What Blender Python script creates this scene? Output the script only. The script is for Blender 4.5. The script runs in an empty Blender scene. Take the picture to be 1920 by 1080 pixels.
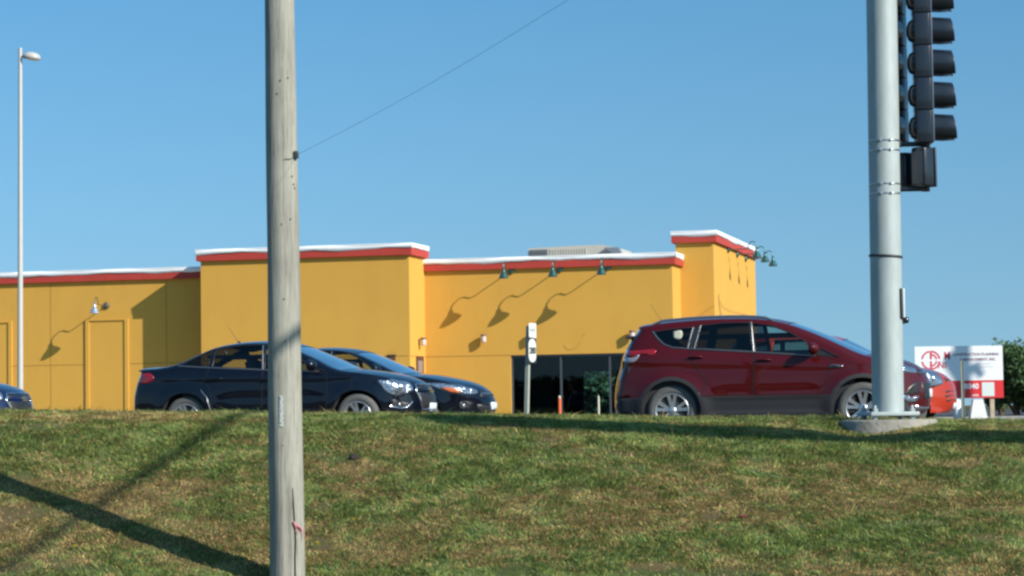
import bpy, bmesh, math, random
import numpy as np
from mathutils import Vector, Matrix
from mathutils.geometry import delaunay_2d_cdt
from mathutils.bvhtree import BVHTree

random.seed(7)
rng = np.random.default_rng(11)
S = bpy.context.scene
COL = S.collection
R = math.radians
PI = math.pi

# ------------------------------------------------------------------ camera
F = 4400.0                      # focal length in pixels of a 1920 wide frame
PITCH = math.atan(232 / F)
ROLL = 0.0145
right0 = Vector((1, 0, 0))
fwd = Vector((0, math.cos(PITCH), math.sin(PITCH)))
up0 = Vector((0, -math.sin(PITCH), math.cos(PITCH)))
cr, sr = math.cos(ROLL), math.sin(ROLL)
cright = right0 * cr - up0 * sr
cup = up0 * cr + right0 * sr
cd = bpy.data.cameras.new('camera')
cam = bpy.data.objects.new('camera', cd)
COL.objects.link(cam)
M = Matrix((cright, cup, -fwd)).transposed().to_4x4()
cam.matrix_world = M
cd.sensor_width = 36
cd.lens = 36 * F / 1920
cd.clip_start = 0.1
cd.clip_end = 5000
S.camera = cam

# ------------------------------------------------------------------ light
SUN = Vector((0.77, -0.635, 0.57)).normalized()
elev = math.asin(SUN.z)
azi = math.atan2(SUN.x, SUN.y)
w = bpy.data.worlds.new("World")
S.world = w
w.use_nodes = True
nt = w.node_tree
for n in list(nt.nodes):
    nt.nodes.remove(n)
wo = nt.nodes.new('ShaderNodeOutputWorld')
bg = nt.nodes.new('ShaderNodeBackground')
sk = nt.nodes.new('ShaderNodeTexSky')
sk.sky_type = 'NISHITA'
sk.sun_disc = False
sk.sun_elevation = elev
sk.sun_rotation = azi
sk.altitude = 200
sk.air_density = 1.0
sk.dust_density = 0.6
sk.ozone_density = 1.6
bg.inputs[1].default_value = 0.087
tcw = nt.nodes.new('ShaderNodeTexCoord')
sxyz = nt.nodes.new('ShaderNodeSeparateXYZ'); cxyz = nt.nodes.new('ShaderNodeCombineXYZ')
mz = nt.nodes.new('ShaderNodeMath'); mz.operation = 'MULTIPLY_ADD'; mz.inputs[1].default_value = 0.55; mz.inputs[2].default_value = 0.17
nt.links.new(tcw.outputs['Generated'], sxyz.inputs[0])
nt.links.new(sxyz.outputs[0], cxyz.inputs[0]); nt.links.new(sxyz.outputs[1], cxyz.inputs[1])
nt.links.new(sxyz.outputs[2], mz.inputs[0]); nt.links.new(mz.outputs[0], cxyz.inputs[2])
nt.links.new(cxyz.outputs[0], sk.inputs[0])
tint = nt.nodes.new('ShaderNodeMix'); tint.data_type = 'RGBA'; tint.blend_type = 'MULTIPLY'; tint.inputs[0].default_value = 1.0
trp = nt.nodes.new('ShaderNodeValToRGB')
trp.color_ramp.elements[0].position = 0.0; trp.color_ramp.elements[0].color = (0.51, 0.60, 0.555, 1)
trp.color_ramp.elements[1].position = 0.20; trp.color_ramp.elements[1].color = (0.28, 0.53, 0.62, 1)
te = trp.color_ramp.elements.new(0.10); te.color = (0.39, 0.58, 0.61, 1)
tm = nt.nodes.new('ShaderNodeVectorMath'); tm.operation = 'SCALE'; tm.inputs['Scale'].default_value = 2.0
nt.links.new(sxyz.outputs[2], trp.inputs[0]); nt.links.new(trp.outputs[0], tm.inputs[0]); nt.links.new(tm.outputs[0], tint.inputs[7])
nt.links.new(sk.outputs[0], tint.inputs[6])
nt.links.new(tint.outputs[2], bg.inputs[0])
nt.links.new(bg.outputs[0], wo.inputs[0])
sd = bpy.data.lights.new('sun', 'SUN')
sd.energy = 4.8
sd.angle = R(0.53)
sd.color = (1.0, 0.94, 0.83)
so = bpy.data.objects.new('sun', sd)
COL.objects.link(so)
so.rotation_euler = (-SUN).to_track_quat('-Z', 'Y').to_euler()
so.location = (20, -20, 30)
S.view_settings.view_transform = 'Standard'
S.view_settings.look = 'None'
S.view_settings.gamma = 1
S.view_settings.exposure = 0.4
S.render.engine = 'CYCLES'
S.cycles.pixel_filter_type = 'BLACKMAN_HARRIS'
S.cycles.filter_width = 2.6
S.cycles.max_bounces = 8
S.cycles.transparent_max_bounces = 16
S.cycles.sample_clamp_indirect = 4.0

# ------------------------------------------------------------------ pixel helpers (1920x1080 photo pixels)
TH = R(14.04)                   # the street and the building run at this angle
ct, st_ = math.cos(TH), math.sin(TH)
def ray(px, py):
    return (cright * ((px - 960) / F) + cup * (-(py - 540) / F) + fwd)
def atY(px, py, Y):
    r = ray(px, py)
    return r * (Y / r.y)
def atv(px, py, v):             # intersect with the upright plane at street-depth v -> (w, v, z)
    r = ray(px, py)
    k = v / (r.x * st_ + r.y * ct)
    p = r * k
    return (p.x * ct - p.y * st_, v, p.z)
def atw(px, py, wv):            # intersect with the upright plane w = const (side walls)
    r = ray(px, py)
    k = wv / (r.x * ct - r.y * st_)
    p = r * k
    return (wv, p.x * st_ + p.y * ct, p.z)
def wv(wc, v, z=0):
    return Vector((wc * ct + v * st_, -wc * st_ + v * ct, z))

# ------------------------------------------------------------------ materials
MATS = {}
def mat(name, col, rough=0.6, metal=0.0, coat=0.0, var=0.0, vscale=6.0, bump=0.0, bscale=60.0, spec=0.5, coatr=0.03, stretch=None, col2=None):
    if name in MATS:
        return MATS[name]
    m = bpy.data.materials.new(name)
    m.use_nodes = True
    t = m.node_tree
    b = t.nodes['Principled BSDF']
    b.inputs['Base Color'].default_value = (*col, 1)
    b.inputs['Roughness'].default_value = rough
    b.inputs['Metallic'].default_value = metal
    b.inputs['Coat Weight'].default_value = coat
    b.inputs['Coat Roughness'].default_value = coatr
    b.inputs['Specular IOR Level'].default_value = spec
    if var or bump or col2:
        tc = t.nodes.new('ShaderNodeTexCoord')
        mp = t.nodes.new('ShaderNodeMapping')
        if stretch: mp.inputs['Scale'].default_value = stretch
        t.links.new(tc.outputs['Object'], mp.inputs[0])
    if var or col2:
        nz = t.nodes.new('ShaderNodeTexNoise')
        nz.inputs['Scale'].default_value = vscale
        nz.inputs['Detail'].default_value = 6
        nz.inputs['Roughness'].default_value = 0.65
        t.links.new(mp.outputs[0], nz.inputs['Vector'])
        rp = t.nodes.new('ShaderNodeValToRGB')
        c2 = col2 if col2 else tuple(min(1, c * (1 + var)) for c in col)
        c1 = col if col2 else tuple(c * (1 - var) for c in col)
        rp.color_ramp.elements[0].position = 0.32
        rp.color_ramp.elements[1].position = 0.68
        rp.color_ramp.elements[0].color = (*c1, 1)
        rp.color_ramp.elements[1].color = (*c2, 1)
        t.links.new(nz.outputs[0], rp.inputs[0])
        t.links.new(rp.outputs[0], b.inputs['Base Color'])
    if bump:
        n2 = t.nodes.new('ShaderNodeTexNoise')
        n2.inputs['Scale'].default_value = bscale
        n2.inputs['Detail'].default_value = 4
        t.links.new(mp.outputs[0], n2.inputs['Vector'])
        bp = t.nodes.new('ShaderNodeBump')
        bp.inputs['Strength'].default_value = bump
        bp.inputs['Distance'].default_value = 0.02
        t.links.new(n2.outputs[0], bp.inputs['Height'])
        t.links.new(bp.outputs[0], b.inputs['Normal'])
    MATS[name] = m
    return m

def glass_mat(name, tint, ior=1.5, refl=1.0):
    if name in MATS: return MATS[name]
    m = bpy.data.materials.new(name); m.use_nodes = True
    t = m.node_tree
    for n in list(t.nodes): t.nodes.remove(n)
    o = t.nodes.new('ShaderNodeOutputMaterial')
    mx = t.nodes.new('ShaderNodeMixShader')
    tr = t.nodes.new('ShaderNodeBsdfTransparent'); tr.inputs[0].default_value = (*tint, 1)
    gl = t.nodes.new('ShaderNodeBsdfGlossy'); gl.inputs['Roughness'].default_value = 0.015
    gl.inputs[0].default_value = (refl, refl, refl, 1)
    fr = t.nodes.new('ShaderNodeFresnel'); fr.inputs[0].default_value = ior
    t.links.new(fr.outputs[0], mx.inputs[0]); t.links.new(tr.outputs[0], mx.inputs[1]); t.links.new(gl.outputs[0], mx.inputs[2])
    t.links.new(mx.outputs[0], o.inputs[0])
    MATS[name] = m
    return m

def attr_mat(name, attr, rough=0.7, trans=0.0, spec=0.3):
    m = bpy.data.materials.new(name); m.use_nodes = True
    t = m.node_tree; b = t.nodes['Principled BSDF']
    a = t.nodes.new('ShaderNodeAttribute'); a.attribute_name = attr
    t.links.new(a.outputs['Color'], b.inputs['Base Color'])
    b.inputs['Roughness'].default_value = rough
    b.inputs['Specular IOR Level'].default_value = spec
    if trans:
        o = t.nodes['Material Output']
        tl = t.nodes.new('ShaderNodeBsdfTranslucent')
        t.links.new(a.outputs['Color'], tl.inputs[0])
        mx = t.nodes.new('ShaderNodeMixShader'); mx.inputs[0].default_value = trans
        t.links.new(b.outputs[0], mx.inputs[1]); t.links.new(tl.outputs[0], mx.inputs[2])
        t.links.new(mx.outputs[0], o.inputs[0])
    return m

# ------------------------------------------------------------------ mesh builder
class MB:
    def __init__(s): s.v = []; s.f = []; s.sm = []
    def add(s, vs, fs, smooth=False):
        o = len(s.v)
        s.v += [tuple(p) for p in vs]
        for f in fs:
            s.f.append(tuple(i + o for i in f)); s.sm.append(smooth)
        return s
    def box(s, x0, x1, y0, y1, z0, z1, bev=0.0):
        if bev <= 0:
            vs = [(x, y, z) for x in (x0, x1) for y in (y0, y1) for z in (z0, z1)]
            s.add(vs, [(0,1,3,2),(4,6,7,5),(0,4,5,1),(2,3,7,6),(0,2,6,4),(1,5,7,3)])
        else:
            bm = bmesh.new()
            bmesh.ops.create_cube(bm, size=1)
            for v in bm.verts:
                v.co = ((x0+x1)/2 + v.co.x*(x1-x0), (y0+y1)/2 + v.co.y*(y1-y0), (z0+z1)/2 + v.co.z*(z1-z0))
            bmesh.ops.bevel(bm, geom=bm.edges[:], offset=bev, segments=3, profile=0.5, affect='EDGES')
            s.addbm(bm, True)
        return s
    def addbm(s, bm, smooth=False, mtx=None):
        bm.verts.index_update()
        vs = [(mtx @ v.co if mtx else v.co.copy()) for v in bm.verts]
        s.add(vs, [tuple(v.index for v in f.verts) for f in bm.faces], smooth)
        bm.free()
        return s
    def tube(s, pts, rad, n=10, cap=True, smooth=True):
        pts = [Vector(p) for p in pts]
        rads = rad if isinstance(rad, (list, tuple)) else [rad] * len(pts)
        rings = []; prev = None
        for i, p in enumerate(pts):
            a = pts[max(0, i-1)]; b = pts[min(len(pts)-1, i+1)]
            t = (b - a).normalized()
            if prev is None:
                u = t.cross(Vector((0,0,1)))
                if u.length < 1e-3: u = t.cross(Vector((0,1,0)))
            else:
                u = prev - t * prev.dot(t)
            u.normalize(); prev = u
            vv = t.cross(u)
            rings.append([p + (u*math.cos(2*PI*k/n) + vv*math.sin(2*PI*k/n)) * rads[i] for k in range(n)])
        vs = [q for r_ in rings for q in r_]
        fs = []
        for i in range(len(rings)-1):
            for k in range(n):
                fs.append((i*n+k, i*n+(k+1)%n, (i+1)*n+(k+1)%n, (i+1)*n+k))
        s.add(vs, fs, smooth)
        if cap:
            s.add(rings[0], [tuple(reversed(range(n)))]); s.add(rings[-1], [tuple(range(n))])
        return s
    def lathe(s, prof, n=24, mtx=None, smooth=True, close=False):   # prof (r, z) round local z
        vs = []; fs = []
        for (r_, z) in prof:
            for k in range(n):
                a = 2*PI*k/n
                p = Vector((r_*math.cos(a), r_*math.sin(a), z))
                vs.append(mtx @ p if mtx else p)
        m = len(prof)
        for i in range(m-1 if not close else m):
            j = (i+1) % m
            for k in range(n):
                fs.append((i*n+k, i*n+(k+1)%n, j*n+(k+1)%n, j*n+k))
        s.add(vs, fs, smooth)
        return s
    def prism(s, poly, d0, d1, axis='y'):    # poly of (a,b); axis y: (a, d, b)
        n = len(poly)
        def P(a, b, d): return (a, d, b) if axis == 'y' else ((d, a, b) if axis == 'x' else (a, b, d))
        vs = [P(a, b, d0) for a, b in poly] + [P(a, b, d1) for a, b in poly]
        fs = [tuple(range(n)), tuple(reversed(range(n, 2*n)))]
        for i in range(n):
            j = (i+1) % n
            fs.append((i, i+n, j+n, j))
        s.add(vs, fs); return s
    def build(s, name, m, parent=None, auto=None, recalc=True):
        me = bpy.data.meshes.new(name)
        me.from_pydata(s.v, [], s.f)
        me.polygons.foreach_set('use_smooth', s.sm)
        if recalc and len(s.f) < 60000:
            bm = bmesh.new(); bm.from_mesh(me)
            bmesh.ops.recalc_face_normals(bm, faces=bm.faces[:])
            bm.to_mesh(me); bm.free()
        me.update()
        o = bpy.data.objects.new(name, me)
        COL.objects.link(o)
        if m: me.materials.append(m)
        if parent: o.parent = parent
        return o

def tag(o, label=None, cat=None, group=None, kind=None):
    if label: o['label'] = label
    if cat: o['category'] = cat
    if group: o['group'] = group
    if kind: o['kind'] = kind
    return o
def thing(name, label, cat, loc=(0,0,0), rz=0.0, group=None, lean=None):
    o = bpy.data.objects.new(name, None)
    o.empty_display_size = 0.2
    COL.objects.link(o)
    o.location = loc; o.rotation_euler = (0, 0, rz)
    if lean: o.rotation_euler = lean
    return tag(o, label, cat, group)
def copy_tree(o, parent=None):
    c = o.copy(); COL.objects.link(c); c.parent = parent
    for ch in [q for q in bpy.data.objects if q.parent == o]:
        copy_tree(ch, c)
    return c
def text_mesh(name, s, size, m, parent, loc, rot=(PI/2, 0, 0), bold=0.0, ext=0.001, sx=1.0, align='LEFT'):
    cu = bpy.data.curves.new(name, 'FONT')
    cu.body = s; cu.size = size; cu.extrude = ext; cu.offset = bold; cu.align_x = align
    t = bpy.data.objects.new(name + '_curve', cu)
    COL.objects.link(t)
    dg = bpy.context.evaluated_depsgraph_get()
    me = bpy.data.meshes.new_from_object(t.evaluated_get(dg))
    bpy.data.objects.remove(t)
    me.materials.clear(); me.materials.append(m)
    o = bpy.data.objects.new(name, me)
    COL.objects.link(o); o.parent = parent
    o.location = loc; o.rotation_euler = rot; o.scale = (sx, 1, 1)
    return o

# ------------------------------------------------------------------ numpy noise
def vnoise(x, y, seed=0):
    xi = np.floor(x).astype(np.int64); yi = np.floor(y).astype(np.int64)
    xf = x - xi; yf = y - yi
    def h(a, b):
        n = (a * 374761393 + b * 668265263 + seed * 1442695041) & 0x7fffffff
        n = ((n ^ (n >> 13)) * 1274126177) & 0x7fffffff
        return ((n ^ (n >> 16)) & 0xffff) / 65535.0
    u = xf*xf*(3-2*xf); v = yf*yf*(3-2*yf)
    return (h(xi, yi)*(1-u) + h(xi+1, yi)*u)*(1-v) + (h(xi, yi+1)*(1-u) + h(xi+1, yi+1)*u)*v
def fbm(x, y, seed=0, o=4):
    r_ = 0; a = 0.5; t = 0
    for i in range(o):
        r_ = r_ + a*vnoise(x*2**i, y*2**i, seed+i*17); t += a; a *= 0.55
    return r_ / t

# ------------------------------------------------------------------ terrain
ROADZ = -0.38
ROAD0, ROAD1 = 31.6, 39.6
def smin(a, b, k):
    h = np.clip(0.5 + 0.5*(b-a)/k, 0, 1)
    return b*(1-h) + a*h - k*h*(1-h)
def ground_z(X, Y):
    X = np.asarray(X, float); Y = np.asarray(Y, float)
    Xc = np.clip(X, -9, 9)
    zc = -0.023*Xc - 0.055 + 0.03*(fbm(X*0.7+9, Y*0.7, 3, 3)-0.5)
    rt_ = np.clip((X+0.8)/2.6, 0, 1); rt_ = rt_*rt_*(3-2*rt_)
    rs_ = np.clip((X+0.5)/4.5, 0, 1); rs_ = rs_*rs_*(3-2*rs_)
    zc = zc - 0.028*rt_*np.clip(26.6-Y, 0, 4)
    zs = -1.42 + (0.335-0.055*rs_)*(Y-20) + 0.07*(fbm(X*0.5, Y*0.5, 5, 3)-0.5) + 0.045*(fbm(X*2.2, Y*2.2, 8, 3)-0.5) + 0.020*(fbm(X*7.5, Y*7.5, 88, 2)-0.5)
    z = smin(zs, zc, 0.26)
    toe = -1.52
    z = -smin(-z, np.full_like(z, -toe), 0.2)
    # dip in front and left of the pole footing
    z = z - 0.10*np.exp(-(((X-3.62)/0.45)**2 + ((Y-24.75)/0.55)**2))
    v = X*st_ + Y*ct
    t = np.clip((v-27.2)/3.4, 0, 1); t = t*t*(3-2*t)
    far = ROADZ - 0.12 + 0*X
    far = far + 0.12*np.clip((v-40.5)/1.5, 0, 1)
    z = z*(1-t) + far*t
    return z
def axis(pts):
    out = []
    for a, b, s in pts:
        n = max(1, int(round((b-a)/s)))
        out += list(np.linspace(a, b, n, endpoint=False))
    out.append(pts[-1][1])
    return np.array(out)
gx = axis([(-1500,-100,200), (-100,-20,10), (-20,-7,1), (-7,7,0.07), (7,20,1), (20,100,10), (100,1500,200)])
gy = axis([(-600,-50,110), (-50,10,6), (10,18,1), (18,28.5,0.07), (28.5,44,0.5), (44,100,4), (100,400,50), (400,2500,300)])
GX, GY = np.meshgrid(gx, gy)
GZ = ground_z(GX, GY)
nx, ny = len(gx), len(gy)
gv = np.stack([GX.ravel(), GY.ravel(), GZ.ravel()], 1)
ii = np.arange((ny-1)*(nx-1)); rI = ii // (nx-1); cI = ii % (nx-1)
a = rI*nx + cI
gf = np.stack([a, a+1, a+nx+1, a+nx], 1)
me = bpy.data.meshes.new('grass_bank_ground')
me.vertices.add(len(gv)); me.vertices.foreach_set('co', gv.ravel())
me.loops.add(gf.size); me.loops.foreach_set('vertex_index', gf.ravel())
me.polygons.add(len(gf)); me.polygons.foreach_set('loop_start', np.arange(0, gf.size, 4)); me.polygons.foreach_set('loop_total', np.full(len(gf), 4))
me.polygons.foreach_set('use_smooth', np.ones(len(gf), bool))
me.update(); me.validate()
def turf_cols(X, Y, n=None):
    """albedo of the turf: dry and green patches"""
    p = fbm(X*0.55+3, Y*1.1+1, 21, 4)
    q = fbm(X*2.6, Y*4.0, 33, 4); q2 = fbm(X*8, Y*11, 37, 3)
    d = np.clip((p*0.46 + q*0.26 + q2*0.28 - 0.485)*5.4 + 0.5, 0, 1)      # 1 = green, 0 = straw
    gl = np.clip(X/9, -1, 1)
    d = np.clip(d + 0.12*gl + 0.0, 0, 1)
    return d
D_ = turf_cols(gv[:,0], gv[:,1])
soil = np.array([0.115, 0.085, 0.042]); grn = np.array([0.070, 0.085, 0.030])
gc = soil[None]*(1-D_[:,None]) + grn[None]*D_[:,None]
gc *= (0.75 + 0.5*fbm(gv[:,0]*9, gv[:,1]*9, 51, 2))[:,None]
ca = me.color_attributes.new('Col', 'FLOAT_COLOR', 'POINT')
ca.data.foreach_set('color', np.concatenate([gc, np.ones((len(gc),1))], 1).ravel())
gro = bpy.data.objects.new('ground', me); COL.objects.link(gro)
me.materials.append(attr_mat('turf_soil', 'Col', 0.95, 0, 0.1))
tag(gro, kind='structure')

# grass blades -----------------------------------------------------------------
def grass(N, x0, x1, y0, y1, hmin, hmax, seed, name, label, wid=0.0045):
    r = np.random.default_rng(seed)
    X = r.uniform(x0, x1, N); Y = r.uniform(y0, y1, N)
    # keep what the frame could see, with a margin
    keep = (np.abs(X) < 0.235*Y + 0.3) | (r.random(N) < 0.45)
    # bare spots
    bare = fbm(X*1.7+40, Y*2.4, 71, 3)
    keep &= ~((bare > 0.73) & (r.random(N) < 0.85))
    keep &= ((X-4.05)**2 + (Y-25.3)**2 > 0.50**2)
    X = X[keep]; Y = Y[keep]; N = len(X)
    Z = ground_z(X, Y)
    d = turf_cols(X, Y)
    clump = fbm(X*5.0, Y*5.0, 91, 3)
    H = r.uniform(hmin, hmax, N)*(0.65 + 0.6*np.clip(d, 0, 1))*(0.7+clump*0.65)
    tall = (fbm(X*1.3+7, Y*1.3, 101, 2) > 0.70) & (r.random(N) < 0.3)
    H = np.where(tall, H*1.7, H)
    ang = r.uniform(0, 2*PI, N)
    lean = np.abs(r.normal(1.25, 0.6, N))*H
    la = fbm(X*3.2, Y*3.2, 111, 2)*9 + r.normal(0, 0.9, N)
    dx = np.cos(la)*lean; dy = np.sin(la)*lean
    W = wid*r.uniform(0.7, 1.5, N)
    wx = np.cos(ang)*W; wy = np.sin(ang)*W
    V = np.zeros((N, 5, 3))
    V[:,0] = np.stack([X-wx, Y-wy, Z-0.01], 1)
    V[:,1] = np.stack([X+wx, Y+wy, Z-0.01], 1)
    V[:,2] = np.stack([X+wx*0.8+dx*0.35, Y+wy*0.8+dy*0.35, Z+H*0.6], 1)
    V[:,3] = np.stack([X-wx*0.8+dx*0.35, Y-wy*0.8+dy*0.35, Z+H*0.6], 1)
    V[:,4] = np.stack([X+dx, Y+dy, Z+H*0.95], 1)
    pick = r.random(N)
    g1 = np.array([0.150, 0.205, 0.052]); g2 = np.array([0.245, 0.270, 0.072]); g3 = np.array([0.085, 0.155, 0.057])
    s1 = np.array([0.43, 0.30, 0.125]); s2 = np.array([0.27, 0.165, 0.075])
    mixg = r.random((N,1))
    G = np.where(mixg < 0.4, g1, np.where(mixg < 0.72, g2, g3))
    Sx = np.where(r.random((N,1)) < 0.55, s1, s2)
    isg = (pick < (0.28 + 0.68*d))[:,None]
    C = np.where(isg, G, Sx) * r.uniform(0.7, 1.3, (N,1)) * np.clip(0.58 + 1.22*fbm(X*11, Y*15.0, 131, 4), 0.5, 1.7)[:,None]
    base = np.arange(N)[:,None]*5
    me = bpy.data.meshes.new(name)
    me.vertices.add(N*5); me.vertices.foreach_set('co', V.ravel())
    q = np.concatenate([base+0, base+1, base+2, base+3, base+3, base+2, base+4], 1)   # quad + tri
    me.loops.add(N*7); me.loops.foreach_set('vertex_index', q.ravel())
    ls = np.empty((N,2), int); ls[:,0] = np.arange(N)*7; ls[:,1] = np.arange(N)*7+4
    lt = np.tile([4,3], N)
    me.polygons.add(N*2); me.polygons.foreach_set('loop_start', ls.ravel()); me.polygons.foreach_set('loop_total', lt)
    me.update()
    ca = me.color_attributes.new('Col', 'FLOAT_COLOR', 'POINT')
    cc = np.repeat(np.concatenate([C, np.ones((N,1))], 1), 5, axis=0)
    ca.data.foreach_set('color', cc.ravel())
    o = bpy.data.objects.new(name, me); COL.objects.link(o)
    me.materials.append(MATS['blade'])
    tag(o, label, 'grass', kind='stuff')
    return o
MATS['blade'] = attr_mat('grass_blade', 'Col', 0.6, 0.25, 0.25)
grass(1220000, -9.5, 9.5, 19.3, 27.4, 0.013, 0.031, 5, 'grass', 'short patchy green and straw grass covering the bank', wid=0.0034)
grass(3500, -6.6, 6.6, 19.0, 26.0, 0.05, 0.085, 15, 'tall_grass', 'scattered taller green grass tufts on the bank', wid=0.004)

grass(2600, 2.6, 3.7, 25.2, 26.8, 0.035, 0.075, 25, 'weeds', 'ragged weeds on the crest left of the signal pole footing', wid=0.004)
grass(2600, -6.0, 6.0, 24.4, 27.0, 0.035, 0.07, 35, 'crest_weeds', 'thin ragged weeds along the crest of the grass bank', wid=0.003)
# ------------------------------------------------------------------ road and paving
asph = mat('asphalt', (0.055,0.055,0.058), 0.9, var=0.25, vscale=3, bump=0.3, bscale=80)
conc = mat('concrete', (0.38,0.36,0.32), 0.9, var=0.15, vscale=5, bump=0.3, bscale=40)
def vsheet(name, v0, v1, z0, z1, w0, w1, m):
    b = MB(); pts = [wv(w0, v0, z0), wv(w1, v0, z0), wv(w1, v1, z1), wv(w0, v1, z1)]
    b.add(pts, [(0,1,2,3)]); o = b.build(name, m); tag(o, kind='structure'); return o
def vbar(name, v0, v1, z0, z1, w0, w1, m):
    b = MB(); b.box(w0, w1, v0, v1, z0, z1); o = b.build(name, m); o.rotation_euler = (0,0,-TH); tag(o, kind='structure'); return o
vm = (ROAD0+ROAD1)/2
b = MB()
for (va, za, vb_, zb_) in ((ROAD0, ROADZ, vm, ROADZ+0.05), (vm, ROADZ+0.05, ROAD1, ROADZ)):
    b.add([wv(-220, va, za), wv(220, va, za), wv(220, vb_, zb_), wv(-220, vb_, zb_)], [(0,1,2,3)])
tag(b.build('road', asph), kind='structure')
b = MB()
for k in range(-30, 30):
    b.add([wv(k*7, 35.56, ROADZ+0.054), wv(k*7+3, 35.56, ROADZ+0.054), wv(k*7+3, 35.68, ROADZ+0.054), wv(k*7, 35.68, ROADZ+0.054)], [(0,1,2,3)])
tag(b.build('lane_marking', mat('road_paint', (0.75,0.75,0.72), 0.7)), kind='structure')
vbar('kerb', ROAD0-0.3, ROAD0, ROADZ-0.3, ROADZ+0.13, -220, 220, conc)
vbar('kerb', ROAD1, ROAD1+0.3, ROADZ-0.3, ROADZ+0.13, -220, 220, conc)
vsheet('parking_lot', 47, 160, -0.375, -0.375, -30, 90, asph)
vbar('pavement', 57.5, 62.0, -0.50, -0.30, -40, 16, conc)
b = MB(); b.add([(-300,-12,-1.5),(300,-12,-1.5),(300,14.5,-1.5),(-300,14.5,-1.5)], [(0,1,2,3)])
tag(b.build('near_road', asph), kind='structure')

# ------------------------------------------------------------------ building
yel = mat('yellow_stucco', (0.60,0.325,0.052), 0.9, var=0.02, vscale=0.8, bump=0.25, bscale=90)
red = mat('red_band', (0.44,0.045,0.030), 0.6, var=0.08, vscale=2)
wht = mat('white_flashing', (0.86,0.87,0.88), 0.45, var=0.03, vscale=3, bump=0.35, bscale=5)
roofm = mat('roof_membrane', (0.35,0.34,0.33), 0.9, var=0.1)
_t = yel.node_tree; _b = _t.nodes['Principled BSDF']; _src = _b.inputs['Base Color'].links[0].from_socket
_tc = _t.nodes.new('ShaderNodeTexCoord'); _mp = _t.nodes.new('ShaderNodeMapping'); _mp.inputs['Scale'].default_value = (1.1, 1.1, 0.30)
_nz = _t.nodes.new('ShaderNodeTexNoise'); _nz.inputs['Scale'].default_value = 1.6; _nz.inputs['Detail'].default_value = 7; _nz.inputs['Roughness'].default_value = 0.7
_rp = _t.nodes.new('ShaderNodeValToRGB'); _rp.color_ramp.elements[0].position = 0.30; _rp.color_ramp.elements[0].color = (0.84,0.82,0.80,1); _rp.color_ramp.elements[1].position = 0.55; _rp.color_ramp.elements[1].color = (1,1,1,1)
_mx = _t.nodes.new('ShaderNodeMix'); _mx.data_type = 'RGBA'; _mx.blend_type = 'MULTIPLY'; _mx.inputs[0].default_value = 0.28
_t.links.new(_tc.outputs['Object'], _mp.inputs[0]); _t.links.new(_mp.outputs[0], _nz.inputs['Vector']); _t.links.new(_nz.outputs[0], _rp.inputs[0])
_t.links.new(_src, _mx.inputs[6]); _t.links.new(_rp.outputs[0], _mx.inputs[7]); _t.links.new(_mx.outputs[2], _b.inputs['Base Color'])
joint = mat('control_joint', (0.36,0.19,0.03), 0.9)
darkf = mat('bronze_frame', (0.035,0.035,0.038), 0.4, metal=0.4)
inner = mat('dim_interior', (0.045,0.05,0.055), 0.95, var=0.2, vscale=1)
VC = 63.06
GB = -0.5                     # building base height
# plan positions
wBC = atv(797, 600, VC)[0]
def solve_v(px_front, wc):      # street-depth at which a wall w = const shows at pixel px
    return atw(px_front, 600, wc)[1]
VB = solve_v(768, wBC)
VA = VB + 1.05
wB0 = atv(377, 600, VB)[0]
wCD = atv(1262, 600, VC)[0]
VD = solve_v(1277, wCD)
wD0 = wCD - 0.12
wD1 = atv(1340, 600, VD)[0]
VD1 = solve_v(1418, wD1)
wA0 = atv(-260, 600, VA)[0]
pass
zA = atv(180, 506, VA)[2]; zB = atv(600, 461, VB)[2]; zC = atv(1030, 480, VC)[2]; zD = atv(1300, 433, VD)[2]
pass
bO = wv(wBC, VC, GB)
bld = thing('restaurant_building', 'mustard yellow stucco restaurant building with red band and white topped parapets', 'building', bO, -TH)
def L(wc, v, z): return (wc - wBC, v - VC, z - GB)
def lbox(b, w0, w1, v0, v1, z0, z1): return b.box(w0-wBC, w1-wBC, v0-VC, v1-VC, z0-GB, z1-GB)
def wavy(b, p0, p1, out, ztop, zbot, seed):
    """white flashing strip hanging unevenly over the red band. p0,p1 plan points (w,v), out = outward plan vector"""
    r = random.Random(seed)
    n = int(max(4, math.dist(p0, p1)/0.35))
    ph = [r.uniform(0, 6.28) for _ in range(4)]
    vs = []; fs = []
    for i in range(n+1):
        t = i/n; wq = p0[0]+(p1[0]-p0[0])*t; vq = p0[1]+(p1[1]-p0[1])*t; s = t*math.dist(p0, p1)
        dz = 0.018*math.sin(s*1.3+ph[0]) + 0.014*math.sin(s*2.9+ph[1]) + 0.010*math.sin(s*6.1+ph[2]) + r.uniform(-.006,.006)
        o = 0.014 + 0.010*math.sin(s*2.3+ph[3])
        for (oo, zz) in ((o-0.03, ztop), (o, ztop), (o+0.006, (ztop+zbot)/2), (o, zbot+dz), (o-0.03, zbot+dz)):
            vs.append(L(wq+out[0]*oo, vq+out[1]*oo, zz))
        if i:
            a = (i-1)*5; c = i*5
            for k in range(4): fs.append((a+k, a+k+1, c+k+1, c+k))
            fs.append((a+4, a, c, c+4))
    b.add(vs, fs, True)
OH = 0.10                      # how far the band stands proud
BW, BR_ = 0.140, 0.185         # white, red heights
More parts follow.
